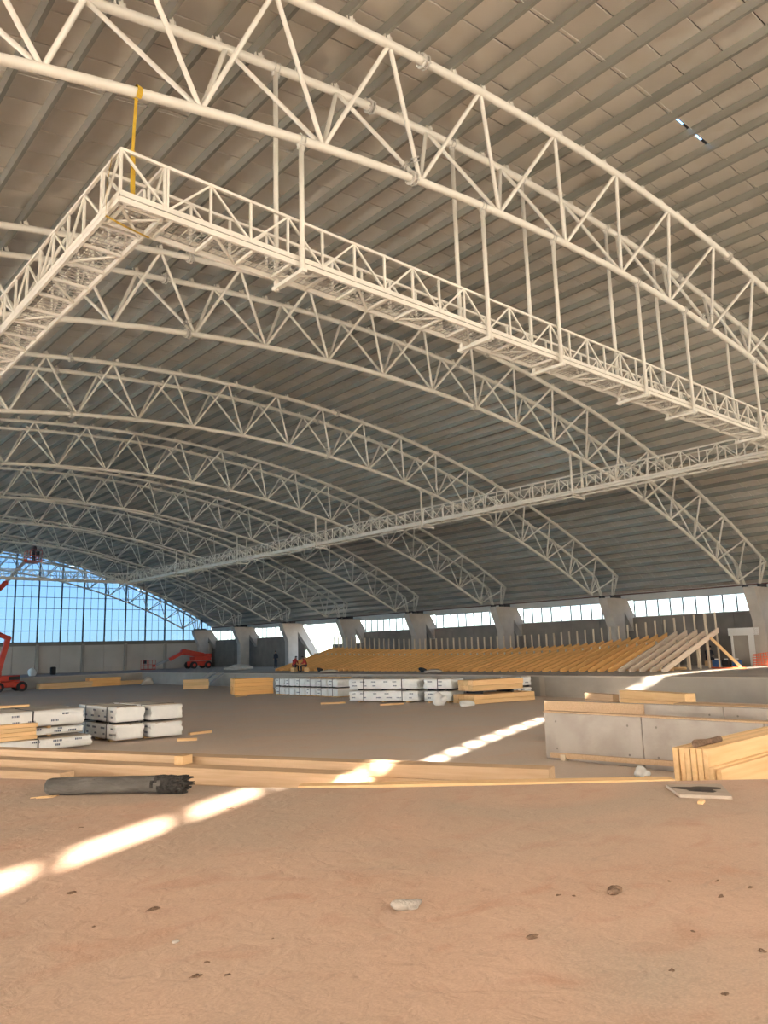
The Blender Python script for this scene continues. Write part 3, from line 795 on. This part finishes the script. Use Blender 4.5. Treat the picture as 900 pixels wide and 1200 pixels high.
# ================================================================= WRAPPED LUMBER PACKS
def pack(loc, rz, L, W, tiers, H, lab, grp=None, marks=True, gapz=0.09, mark_rows=2):
    """white plastic wrapped lumber packs, one thing per tier; local x = length, y = width"""
    out = []
    for k in range(tiers):
        l2 = lab if tiers == 1 else lab + (', lower tier' if k == 0 else ', upper tier')
        t = thing('lumber_pack', (loc[0], loc[1], loc[2]+k*(H+gapz+0.03)), l2, 'lumber pack', grp, rz)
        nx, ny_, nz = max(4, int(L/0.35)), max(3, int(W/0.35)), 3
        bm = bmesh.new()
        bmesh.ops.create_cube(bm, size=1)
        bmesh.ops.subdivide_edges(bm, edges=list(bm.edges), cuts=5, use_grid_fill=True)
        sd = random.random()*50
        for v in bm.verts:
            p = v.co
            edge = max(0, abs(p.x)-0.44)+max(0, abs(p.y)-0.44)
            dx = 0.012*math.sin(17*p.z+9*p.y+sd)+0.012*math.sin(31*p.y+sd*2)
            dy = 0.012*math.sin(15*p.z+11*p.x+sd)
            v.co = Vector(((p.x+0.5)*L+dx, (p.y+0.5)*W+dy, (p.z+0.5)*H+0.008*math.sin(13*p.x+sd)))
        bmesh.ops.bevel(bm, geom=[e for e in bm.edges if e.calc_face_angle(0) > 0.9], offset=0.025, segments=2, affect='EDGES')
        me = bpy.data.meshes.new('wrap'); bm.to_mesh(me); bm.free()
        me.materials.append(M['wrap']); me.materials.append(M['wrap_top'])
        for p in me.polygons:
            p.use_smooth = True
            if p.normal.z > 0.7: p.material_index = 1
        put('wrap', me, t)
        for x in ((0.22*L, 0.78*L) if L > 1.5 else (0.5*L,)):
            s_ = MB()
            for lo, hi in (((x-0.02, -0.022, 0), (x+0.02, -0.012, H)), ((x-0.02, W+0.012, 0), (x+0.02, W+0.022, H)), ((x-0.02, -0.022, H+0.004), (x+0.02, W+0.022, H+0.014))):
                s_.span(lo, hi)
            s_.build('strap', 'strap', t)
        ru = MB()
        for x in (0.15*L, 0.5*L, 0.85*L): ru.span((x-0.05, 0.0, -gapz), (x+0.05, W, 0.0))
        ru.build('runner', 'strap' if k else 'wood_y', t)
        if marks:
            mk = MB(); rr = random.Random(int(sd*1000))
            for row in range(mark_rows):
                z = H*(0.28+0.4*row)
                x = 0.2
                while x < L-0.4:
                    w_ = rr.uniform(0.12, 0.3)
                    if rr.random() < 0.75:
                        u = x
                        while u < x+w_:
                            b_ = rr.uniform(0.015, 0.045); mk.span((u, -0.021, z), (u+b_, -0.019, z+0.055)); mk.span((u, W+0.019, z), (u+b_, W+0.021, z+0.055)); u += b_+0.015
                    x += w_+rr.uniform(0.25, 0.6)
            if mk.v: mk.build('printing', 'print', t)
        out.append(t)
    return out
Z0 = FLOOR+0.09
# near pair (printed long sides face -X, wrapped ends face -Y)
pack((11.10, 24.85, Z0), R(90), 3.3, 0.95, 2, 0.46, 'white wrapped lumber pack standing between its twin and the long pack stack', gapz=0.06)
pack((12.40, 24.75, Z0), R(90), 3.3, 1.12, 2, 0.46, 'white wrapped lumber pack of the twin pair, beside loose offcuts', gapz=0.06)
# long printed stack at the left edge
pack((2.0, 24.4, Z0), 0, 7.25, 1.7, 1, 0.29, 'lowest printed lumber pack jutting out under the long pack stack')
pack((2.4, 25.05, Z0+0.36), 0, 6.8, 1.0, 1, 0.20, 'middle plain wrapped lumber pack in the long pack stack', gapz=0.04)
pack((2.2, 24.95, Z0+0.62), 0, 6.98, 1.7, 1, 0.46, 'top printed lumber pack of the long pack stack', gapz=0.06)
pack((2.2, 26.9, Z0), 0, 7.2, 1.4, 1, 1.06, 'tall plain lumber pack behind the long pack stack')
beam_stack('pine_boards', (2.6, 24.55, Z0+0.31), 0, (5.05, 0.18, 0.115), 4, 2, 'wood_x', 'bright pine boards laid against the long wrapped pack stack')
beam_stack('pine_boards', (3.6, 26.95, Z0+1.10), 0.06, (4.6, 0.2, 0.08), 1, 2, 'wood_x', 'loose pine planks on top of the long wrapped pack stack')
# far row
for i in range(6):
    y = 36.6+i*1.12
    pack((28.1, y+1.02, Z0), R(-90)+PI/2*0, 1.02, 3.0, 2, 0.44, '%s square wrapped pack from the long grey pack' % ORD[i], 'square packs of the far row', gapz=0.06)
for k in range(2):
    pass
a2 = math.atan2(-0.93, 0.37)
pack((26.0, 32.9, Z0), a2, 4.0, 1.9, 2, 0.50, 'long grey wrapped lumber pack between square packs and bare beams', gapz=0.07)
pack((27.62, 28.85, Z0), a2, 1.5, 1.7, 2, 0.48, 'short wrapped lumber pack between the long grey pack and bare beams', gapz=0.09)
pack((32.0, 26.9, Z0), math.atan2(-0.3, 0.95), 1.3, 1.0, 2, 0.45, 'pale blue wrapped lumber pack behind the bare beams of the far row', gapz=0.07)
beam_stack('timber_stack', (27.75, 25.55, FLOOR+0.03), math.atan2(-0.6, 3.7), (3.8, 0.42, 0.21), 2, 4, 'wood_x', 'lower stack of bare pine beams at the end of the far lumber row')
beam_stack('timber_stack', (28.1, 25.95, FLOOR+0.60), math.atan2(-0.6, 3.7), (3.2, 0.4, 0.26), 2, 3, 'wood_x', 'upper bundle of bare pine beams at the end of the far lumber row')
for x in (28.6, 30.5): MB().span((0, 0, 0), (0.12, 1.2, 0.14)).build('bearer', 'strap', None, loc=(x, 25.95-(x-28.1)*0.16, FLOOR+0.455), rot=(0, 0, -0.16), label='dark bearer under the upper bundle of bare beams', cat='bearer', group='bearers under the bare beams')
put('plastic_sheet', lump('plastic_sheet', (0.30, 0.3, 0.38), 'wrap', 5, 0.6, 4), None, (27.0, 27.0, FLOOR), label='crumpled grey plastic sheet beside the bare beams', cat='plastic sheet')
put('plastic_sheet', lump('plastic_sheet', (0.30, 0.25, 0.16), 'wrap', 8, 0.6, 3), None, (27.2, 25.7, FLOOR), label='small crumpled grey plastic heap before the bare beams', cat='plastic sheet')
beam_stack('timber_stack', (26.7, 46.0, FLOOR+0.02), math.atan2(-0.9, 2.3), (2.6, 0.4, 0.26), 4, 4, 'rafter', 'orange timber beams stacked left of the square wrapped packs')
beam_stack('timber_stack', (28.2, 39.6, Z0+1.0), R(-80), (2.6, 0.5, 0.06), 1, 2, 'wood_x', 'thin pine boards lying on top of the square wrapped packs')
# timber along the far platform
beam_stack('timber_stack', (23.3, 74.6, FLOOR), 0, (4.8, 0.5, 0.27), 2, 2, 'wood_x', 'long low beam stack before the far platform')
beam_stack('timber_stack', (28.0, 75.2, FLOOR), 0, (3.1, 0.5, 0.27), 3, 2, 'rafter', 'taller beam stack before the far platform, in the middle of the row')
beam_stack('timber_stack', (31.2, 75.6, FLOOR), 0, (2.6, 0.4, 0.2), 2, 2, 'wood_x', 'smallest beam stack at the inner corner of the far platform')
beam_stack('timber_stack', (29.4, 58.6, FLOOR), -0.4, (2.0, 0.5, 0.25), 3, 2, 'wood_x', 'short beam pile beside the metal steps')
put('rubble_sack', lump('rubble_sack', (0.5, 0.4, 0.4), 'wrap_top', 11, 0.3), None, (32.6, 72.6, FLOOR), label='pale rubble sack at the corner of the far platform', cat='sack')
# loose offcuts on the floor
for i, (x, y, L, a, lab) in enumerate([(13.3, 25.2, 0.9, 0.15, 'pale plank offcut beside the twin wrapped packs'), (12.0, 23.6, 0.6, -0.6, 'short dark offcut before the twin wrapped packs'),
        (25.0, 33.0, 1.3, -0.5, 'pine offcut lying before the long grey pack, left end'), (25.9, 29.4, 1.2, -0.4, 'pine offcut lying before the long grey pack, right end'), (26.3, 44.4, 1.0, 0.2, 'pine offcut before the orange beams'),
        (14.2, 8.6, 0.5, 0.5, 'pine offcut with a plastic tie before the low concrete wall')]):
    MB().box((0, 0, 0.04), (L, 0.14, 0.08)).build('offcut', 'wood_x', None, loc=(x, y, FLOOR), rot=(0, 0, a), label=lab, cat='offcut')
put('plastic_bag', lump('plastic_bag', (0.17, 0.15, 0.13), 'wrap', 3, 0.45), None, (14.6, 8.95, FLOOR), label='small crumpled plastic bag before the low concrete wall', cat='bag')

# ================================================================= FOREGROUND ITEMS on the slab
def log():
    t = thing('charred_log', (3.27, 9.98, 0.0), 'dark charred log lying on the slab with a splintered end', 'log', None, math.atan2(8.70-9.98, 4.52-3.27))
    L = 1.66; n = 40; m = 20; V = []; F = []
    for i in range(n+1):
        x = L*i/n; r0 = 0.098+0.005*math.sin(5*x)
        if i == 0: r0 *= 0.9
        for k in range(m):
            a = 2*PI*k/m
            rr = r0*(1+0.035*math.sin(3*a+2*x)+0.02*math.sin(7*a+9*x))
            if x > 1.30:
                f_ = (x-1.30)/0.36; rr *= 1+0.12*min(1, 2*f_)-0.35*f_**2*abs(math.sin(2.5*a+1))+0.16*random.uniform(-1, 1)*f_
            V.append((x+(random.uniform(-0.03, 0.06) if x > 1.5 else 0), rr*math.cos(a), 0.10+0.012*math.sin(2*x)+rr*math.sin(a)))
    for i in range(n):
        for k in range(m): k2 = (k+1) % m; F.append((i*m+k, i*m+k2, (i+1)*m+k2, (i+1)*m+k))
    mb = MB().add(V, F, True)
    mb.mi = [1 if V[f[0]][0] > 1.33+0.07*math.sin(7*i_) else 0 for i_, f in enumerate(F)]
    mb.f.append(tuple(reversed(range(m)))); mb.sm.append(False); mb.mi.append(0)
    mb.f.append(tuple(n*m+k for k in range(m))); mb.sm.append(False); mb.mi.append(0)
    mb.build('trunk', ['log', 'char'], t)
    sp = MB(); rr = random.Random(2)
    for _ in range(150):
        a = rr.uniform(0, 2*PI); r_ = rr.uniform(0.0, 0.085); x = rr.uniform(1.38, 1.62)
        p = Vector((x, r_*math.cos(a), 0.10+r_*math.sin(a))); q = p+Vector((rr.uniform(0.05, 0.2)*(1.2-r_*4), rr.uniform(-0.03, 0.03), rr.uniform(-0.02, 0.04)))
        sp.tube([p, (p+q)/2, q], 0.02, 5, rad=[rr.uniform(0.018, 0.032), 0.02, 0.005])
    sp.build('splintered_end', 'char', t)
log()
MB().tube([(0, 0, 0.006), (0.12, -0.02, 0.008), (0.3, -0.08, 0.006), (0.2, -0.14, 0.006), (0.05, -0.05, 0.006)], 0.006, 5).build('wire', 'wood_x', None, loc=(3.05, 9.9, 0), label='thin pale wire loop at the blunt end of the log', cat='wire')
put('stone', lump('stone', (0.075, 0.05, 0.026), 'stone', 21, 0.7), None, (3.5, 3.86, 0), label='flat pale crumpled stone lying on the red dust', cat='stone')
put('clod', lump('clod', (0.042, 0.032, 0.022), 'clod', 4, 0.9), None, (4.64, 3.11, 0), label='largest dark earth clod on the red dust', cat='clod')
put('stone', lump('stone', (0.02, 0.015, 0.012), 'stone', 6, 0.3), None, (2.18, 4.38, 0), label='tiny pale pebble on the red dust', cat='stone')
def gnd(px, py, z=0.0):
    d = _f+_r2*((px-450)/FPX)-_u2*((py-600)/FPX); t = (z-EYE.z)/d.z
    return EYE+d*t
for i, (x, y, s) in enumerate([(627, 1098, 0.035), (85, 1047, 0.03), (180, 1066, 0.03), (672, 1050, 0.015), (655, 1049, 0.015), (845, 1051, 0.022), (893, 1115, 0.03), (850, 1166, 0.02), (812, 1092, 0.018), (230, 1144, 0.022), (268, 1142, 0.016), (242, 1128, 0.012), (110, 1086, 0.015), (840, 1033, 0.018), (880, 1040, 0.02), (785, 1033, 0.012), (787, 1137, 0.014), (320, 1100, 0.01), (95, 970, 0.03), (270, 948, 0.03)]):
    p = gnd(x, y); put('clod', lump('clod', (s*0.85, s*0.5, s*0.22), 'clod', 30+i, 0.9, 3), None, (p.x, p.y, 0), label='small dark earth clod scattered on the red dust', cat='clod', group='scattered clods')
pb_ = thing('plywood_sheet', (8.2, 4.36, 0.0), 'weathered plywood sheet with a dark tar stain lying at the slab edge', 'plywood')
MB().poly([(-0.39, 0.02), (-0.14, -0.42), (0.05, 0.42)][:0]+[(7.81-8.2, 4.38-4.36), (8.06-8.2, 3.94-4.36), (8.66-8.2, 4.35-4.36), (8.25-8.2, 4.78-4.36)], 0.0, 0.03).build('sheet', 'ply', pb_)
sv_ = []
for i in range(24):
    a = 2*PI*i/24; rr = 0.2+0.05*math.sin(3*a)+0.03*math.sin(5*a+1)
    sv_.append((rr*1.25*math.cos(a)*0.55+0.02+rr*0.5*math.sin(a), rr*math.sin(a)*0.62-rr*0.75*math.cos(a)+0.02))
sgn = sum(a[0]*b[1]-a[1]*b[0] for a, b in zip(sv_, sv_[1:]+sv_[:1]))
MB().poly(sv_ if sgn > 0 else sv_[::-1], 0.03, 0.034).build('tar_stain', 'stain', pb_)
p = gnd(822, 941); MB().box((0, 0, 0.012), (0.13, 0.05, 0.024)).build('wood_chip', 'wood_x', None, loc=p, rot=(0, 0, 0.3), label='pale wood chip beside the plywood sheet', cat='offcut')
MB().tube([(0, 0, 0.06), (0.35, 0.02, 0.055), (0.75, 0.05, 0.06)], 0.045, 9, rad=[0.06, 0.045, 0.05]).build('branch', 'clod', None, loc=(11.75, 6.25, FLOOR+1.07), rot=(0, 0, -0.1), label='broken reddish stick on top of the bright pine stack', cat='stick')

# ================================================================= SIDE PLATFORM ITEMS
dr = thing('door_frame', (48.1, 21.5, 0), 'white door frame with a grey leaf standing by the column', 'door frame')
MB().span((-0.05, 0.95, 0), (0.12, 1.08, 2.3)).build('jamb', 'white', dr)
MB().span((-0.15, -0.75, 1.85), (0.2, 1.15, 2.3)).build('header', 'white', dr)
MB().span((-0.1, -0.55, 0), (0.15, -0.02, 1.85)).build('side_panel', 'white', dr)
MB().span((0.02, -0.02, 0), (0.08, 0.95, 1.85)).build('leaf', 'concrete', dr)
net = thing('safety_net', (46.9, 18.9, 0), 'orange plastic safety netting heaped on the platform', 'netting')
nm = MB()
for i in range(13):
    y = i*0.16; nm.tube([(0.05*math.sin(i), y, 0), (0.1*math.sin(i*1.3), y, 0.45), (0.08*math.sin(i*0.7), y, 0.95-0.02*i)], 0.018, 4)
for j in range(8):
    z = 0.05+0.125*j; nm.tube([(0.08*math.sin(i*1.1+j), i*0.16, z*(1-0.02*i)) for i in range(13)], 0.018, 4)
nm.build('mesh', 'orange_net', net)
MB().tube([(0, 0, 0.03), (0.2, 0.6, 0.04), (0.1, 1.4, 0.03), (0.5, 2.2, 0.04)], 0.05, 6).build('fallen_net', 'orange_net', None, loc=(43.6, 19.8, 0), label='fallen roll of orange netting in front of the white door frame', cat='netting')
for i, (x, y, c) in enumerate([(46.6, 22.9, 'blue'), (46.7, 22.35, 'black'), (46.9, 21.8, 'blue')]):
    t = thing('crate', (x, y, 0), ['blue canister nearest the timber brace', 'black toolbox between the two blue canisters', 'blue canister nearest the white door frame'][i], 'crate')
    put('body', bevel(MB().box((0, 0, 0.2), (0.4, 0.42, 0.4)).mesh('body', c), 0.05), t); MB().box((0, 0, 0.45), (0.06, 0.2, 0.1)).build('handle', 'white', t)
# metal steps at the platform
stp = thing('metal_steps', (33.9, 60.2, FLOOR), 'grey metal steps leaning at the platform edge', 'steps')
for y in (0, 1.4): MB().bar((0, y, 1.1), (-1.7, y, 0.05), 0.05, 0.16).build('stringer', 'grey_metal', stp)
for i in range(5): MB().box((-0.28-0.3*i, 0.7, 0.9-0.19*i), (0.26, 1.36, 0.04)).build('tread', 'grey_metal', stp)
for y in (0, 1.4): MB().tube([(0, y, 1.5), (-1.7, y, 0.5)], 0.02, 6).build('handrail', 'grey_metal', stp)
# dust sheet and bundles on the platform near the seated workers
put('tarpaulin', lump('tarpaulin', (0.6, 2.6, 0.28), 'wrap_top', 13, 0.35), None, (41.5, 71.0, 0), label='long pale tarpaulin heap on the platform behind the standing worker', cat='tarpaulin')
put('sand_heap', lump('sand_heap', (0.35, 0.8, 0.14), 'plat', 14, 0.3), None, (36.6, 48.8, 0), label='low pale heap on the platform edge near the seated workers', cat='heap')
put('sand_heap', lump('sand_heap', (0.35, 0.8, 0.14), 'plat', 15, 0.3), None, (36.6, 37.2, 0), label='low pale heap on the platform edge in the middle of the stand', cat='heap')
for x, y, l in ((37.2, 50.6, 'black bundle on the platform edge near the seated workers'), (37.2, 38.8, 'black bundle on the platform edge in the middle of the stand')):
    put('bundle', lump('bundle', (0.25, 0.35, 0.16), 'black', 16, 0.4), None, (x, y, 0), label=l, cat='bundle')
put('barrel', bevel(MB().box((0, 0, 0.4), (0.5, 0.5, 0.8)).mesh('barrel', 'black'), 0.1), None, (27.5, 84, 0), label='black drum on the far platform', cat='drum')
put('rubble_sack', lump('rubble_sack', (0.45, 0.4, 0.5), 'white', 17, 0.2), None, (24.8, 82, 0), label='white sack on the far platform beside the black drum', cat='sack')

# ================================================================= BOOM LIFTS
def wheel(mb, x, y, r, w): mb.tube([(x, y-w/2, r), (x, y+w/2, r)], r, 18)
def boom_lift(loc, rz, lab, joints, basket, cat_='boom lift'):
    t = thing('boom_lift', loc, lab, cat_, None, rz)
    put('chassis', bevel(MB().box((0, 0, 0.62), (2.4, 1.1, 0.5)).mesh('chassis', 'red'), 0.06), t)
    for x in (-0.95, 0.95):
        for y in (-0.75, 0.75):
            mb = MB(); wheel(mb, x, y, 0.42, 0.3); w = mb.build('wheel', 'black', t)
            MB().tube([(x, y-0.17, 0.42), (x, y+0.17, 0.42)], 0.2, 12).build('hub', 'red', w)
    tur = bevel(MB().box((-0.3, 0, 1.15), (2.2, 1.3, 0.5)).box((-1.1, 0, 1.5), (0.8, 1.2, 0.5)).mesh('turret', 'red'), 0.06)
    put('turret', tur, t); MB().box((0.3, -0.67, 1.15), (0.9, 0.02, 0.3)).build('control_panel', 'black', t)
    for (a, b, w, m_) in joints:
        MB().bar(a, b, w, w*1.25).build('boom', m_, t)
        MB().tube([Vector(b)-Vector((0, w*0.7, 0)), Vector(b)+Vector((0, w*0.7, 0))], w*0.7, 10).build('knuckle', 'red', t)
    bx, by, bz = basket
    bk = MB().box((bx, by, bz+0.04), (1.0, 1.7, 0.08)).build('basket', 'red', t)
    for dx in (-0.5, 0.5):
        for dy in (-0.85, 0, 0.85): MB().tube([(bx+dx, by+dy, bz), (bx+dx, by+dy, bz+1.05)], 0.025, 6).build('rail_post', 'red', bk)
    for z in (0.55, 1.05):
        MB().tube([(bx-0.5, by-0.85, bz+z), (bx+0.5, by-0.85, bz+z), (bx+0.5, by+0.85, bz+z), (bx-0.5, by+0.85, bz+z), (bx-0.5, by-0.85, bz+z)], 0.025, 6).build('rail', 'red', bk)
    MB().box((bx+0.4, by, bz+0.85), (0.15, 0.6, 0.35)).build('control_box', 'black', bk)
    return t
boom_lift((20.3, 73.5, FLOOR), 0, 'red boom lift with its arm raised to the roof, on the hall floor', [((-0.9, 0, 1.5), (-0.2, 0, 4.6), 0.34, 'red'), ((-0.2, 0, 4.6), (-3.6, 0, 6.2), 0.3, 'red'), ((-3.6, 0, 6.2), (-0.7, 0, 9.4), 0.32, 'red'), ((-0.7, 0, 9.4), (0.9, 0, 11.5), 0.22, 'grey_metal')], (1.6, 0.2, 11.4))
boom_lift((45.0, 86.0, 0), R(180), 'red boom lift with lowered arm standing on the far platform', [((-0.6, 0, 1.5), (1.9, 0, 2.0), 0.5, 'red'), ((1.9, 0, 2.0), (3.6, 0, 1.2), 0.3, 'red'), ((3.6, 0, 1.2), (5.6, 0, 0.5), 0.2, 'grey_metal')], (6.3, 0, 0.1))

# ================================================================= PEOPLE
def person(loc, rz, J, label, top, legs='cloth_dark', hat=None, scale=1.0):
    """J: joint positions; the body is one skinned mesh, clothing colours follow the nearest bone"""
    names = ['pelvis', 'chest', 'neck', 'head', 'sh_l', 'el_l', 'ha_l', 'sh_r', 'el_r', 'ha_r', 'kn_l', 'an_l', 'to_l', 'kn_r', 'an_r', 'to_r', 'hip_l', 'hip_r', 'waist', 'crown']
    E_ = [('pelvis', 'waist'), ('waist', 'chest'), ('chest', 'neck'), ('neck', 'head'), ('head', 'crown'), ('chest', 'sh_l'), ('sh_l', 'el_l'), ('el_l', 'ha_l'), ('chest', 'sh_r'), ('sh_r', 'el_r'), ('el_r', 'ha_r'),
          ('pelvis', 'hip_l'), ('hip_l', 'kn_l'), ('kn_l', 'an_l'), ('an_l', 'to_l'), ('pelvis', 'hip_r'), ('hip_r', 'kn_r'), ('kn_r', 'an_r'), ('an_r', 'to_r')]
    rad = dict(pelvis=.15, waist=.14, chest=.17, neck=.06, head=.1, crown=.075, sh_l=.075, sh_r=.075, el_l=.05, el_r=.05, ha_l=.04, ha_r=.04, hip_l=.1, hip_r=.1, kn_l=.07, kn_r=.07, an_l=.05, an_r=.05, to_l=.04, to_r=.04)
    me = bpy.data.meshes.new('body'); me.from_pydata([J[n] for n in names], [(names.index(a), names.index(b)) for a, b in E_], []); me.update()
    o = bpy.data.objects.new('body', me); COL.objects.link(o)
    md = o.modifiers.new('skin', 'SKIN'); sd = o.modifiers.new('sub', 'SUBSURF'); sd.levels = 1
    for i, n in enumerate(names):
        v = me.skin_vertices[0].data[i]; v.radius = (rad[n], rad[n]); v.use_root = (n == 'pelvis')
    dg = bpy.context.evaluated_depsgraph_get()
    bm_ = bpy.data.meshes.new_from_object(o.evaluated_get(dg))
    bpy.data.objects.remove(o)
    bm_.materials.clear()
    for m_ in (top, legs, 'skin', 'black'): bm_.materials.append(M[m_])
    gm = dict(pelvis=1, hip_l=1, hip_r=1, kn_l=1, kn_r=1, an_l=1, an_r=1, to_l=3, to_r=3, head=2, crown=2, ha_l=2, ha_r=2)
    P = {n: Vector(J[n]) for n in names}
    for p in bm_.polygons:
        n = min(names, key=lambda q: (P[q]-p.center).length); p.material_index = gm.get(n, 0); p.use_smooth = True
    t = thing('person', loc, label, 'person', None, rz)
    t.scale = (scale,)*3
    put('body', bm_, t)
    h = P['crown']; ha = P['head']
    mb = MB()
    if hat:
        mb.tube([h+Vector((0, 0, -0.04)), h+Vector((0, 0, 0.04)), h+Vector((0, 0, 0.09))], 0.12, 12, rad=[0.135, 0.125, 0.06]); mb.tube([h+Vector((0.02, 0, -0.045)), h+Vector((0.02, 0, -0.03))], 0.165, 12); mb.build('hard_hat', hat, t)
    else:
        put('hair', lump('hair', (0.11, 0.11, 0.07), 'black', 1, 0.1, 2), t, h+Vector((-0.015, 0, 0.0)))
    MB().tube([ha+Vector((0.08, 0, -0.02)), ha+Vector((0.125, 0, -0.03))], 0.02, 6, rad=[0.025, 0.012]).build('nose', 'skin', t)
    return t
STAND = dict(pelvis=(0, 0, .95), waist=(0, 0, 1.1), chest=(0, 0, 1.32), neck=(0, 0, 1.5), head=(.02, 0, 1.6), crown=(.02, 0, 1.7), sh_l=(0, .19, 1.4), el_l=(-.03, .25, 1.13), ha_l=(.1, .24, .9), sh_r=(0, -.19, 1.4), el_r=(-.03, -.25, 1.13), ha_r=(.1, -.24, .9),
             hip_l=(0, .09, .88), kn_l=(.03, .1, .48), an_l=(0, .11, .08), to_l=(.17, .12, .04), hip_r=(0, -.09, .88), kn_r=(.03, -.1, .48), an_r=(0, -.11, .08), to_r=(.17, -.12, .04))
SIT = dict(pelvis=(0, 0, .5), waist=(.05, 0, .65), chest=(.16, 0, .85), neck=(.24, 0, 1.0), head=(.3, 0, 1.08), crown=(.34, 0, 1.17), sh_l=(.16, .19, .93), el_l=(.3, .22, .68), ha_l=(.5, .1, .62), sh_r=(.16, -.19, .93), el_r=(.3, -.22, .68), ha_r=(.5, -.1, .62),
           hip_l=(.02, .1, .47), kn_l=(.45, .13, .48), an_l=(.42, .14, .08), to_l=(.58, .14, .04), hip_r=(.02, -.1, .47), kn_r=(.45, -.13, .48), an_r=(.42, -.14, .08), to_r=(.58, -.14, .04))
person((45.6, 70.0, 0), R(200), STAND, 'person in dark work clothes standing on the platform', 'cloth_dark', 'cloth_dark')
for i, (x, y, a, lab) in enumerate([(37.2, 54.4, 20, 'seated person in a red jacket bending forward, hand to face'), (37.5, 53.0, 150, 'seated person in a red jacket facing a workmate')]):
    person((x, y, 0), R(a), SIT, lab, 'cloth_red', 'cloth_dark')
    MB().box((0, 0, 0.165), (0.36, 0.36, 0.33)).build('seat_crate', 'wood_x', None, loc=(x, y, 0), rot=(0, 0, R(a)), label='wooden crate under the person %s' % ('bending forward' if i == 0 else 'facing a workmate'), cat='crate')
person((48.0, 24.1, 0), R(230), SIT, 'person in black crouching behind the timber brace', 'cloth_dark', 'cloth_dark')
MB().box((0, 0, 0.165), (0.36, 0.36, 0.33)).build('seat_crate', 'wood_x', None, loc=(48.0, 24.1, 0), label='wooden crate under the person in black', cat='crate')
person((21.95, 73.7, FLOOR+11.48), R(120), STAND, 'person in dark clothes working in the raised lift basket', 'cloth_grey', 'cloth_dark', 'white')
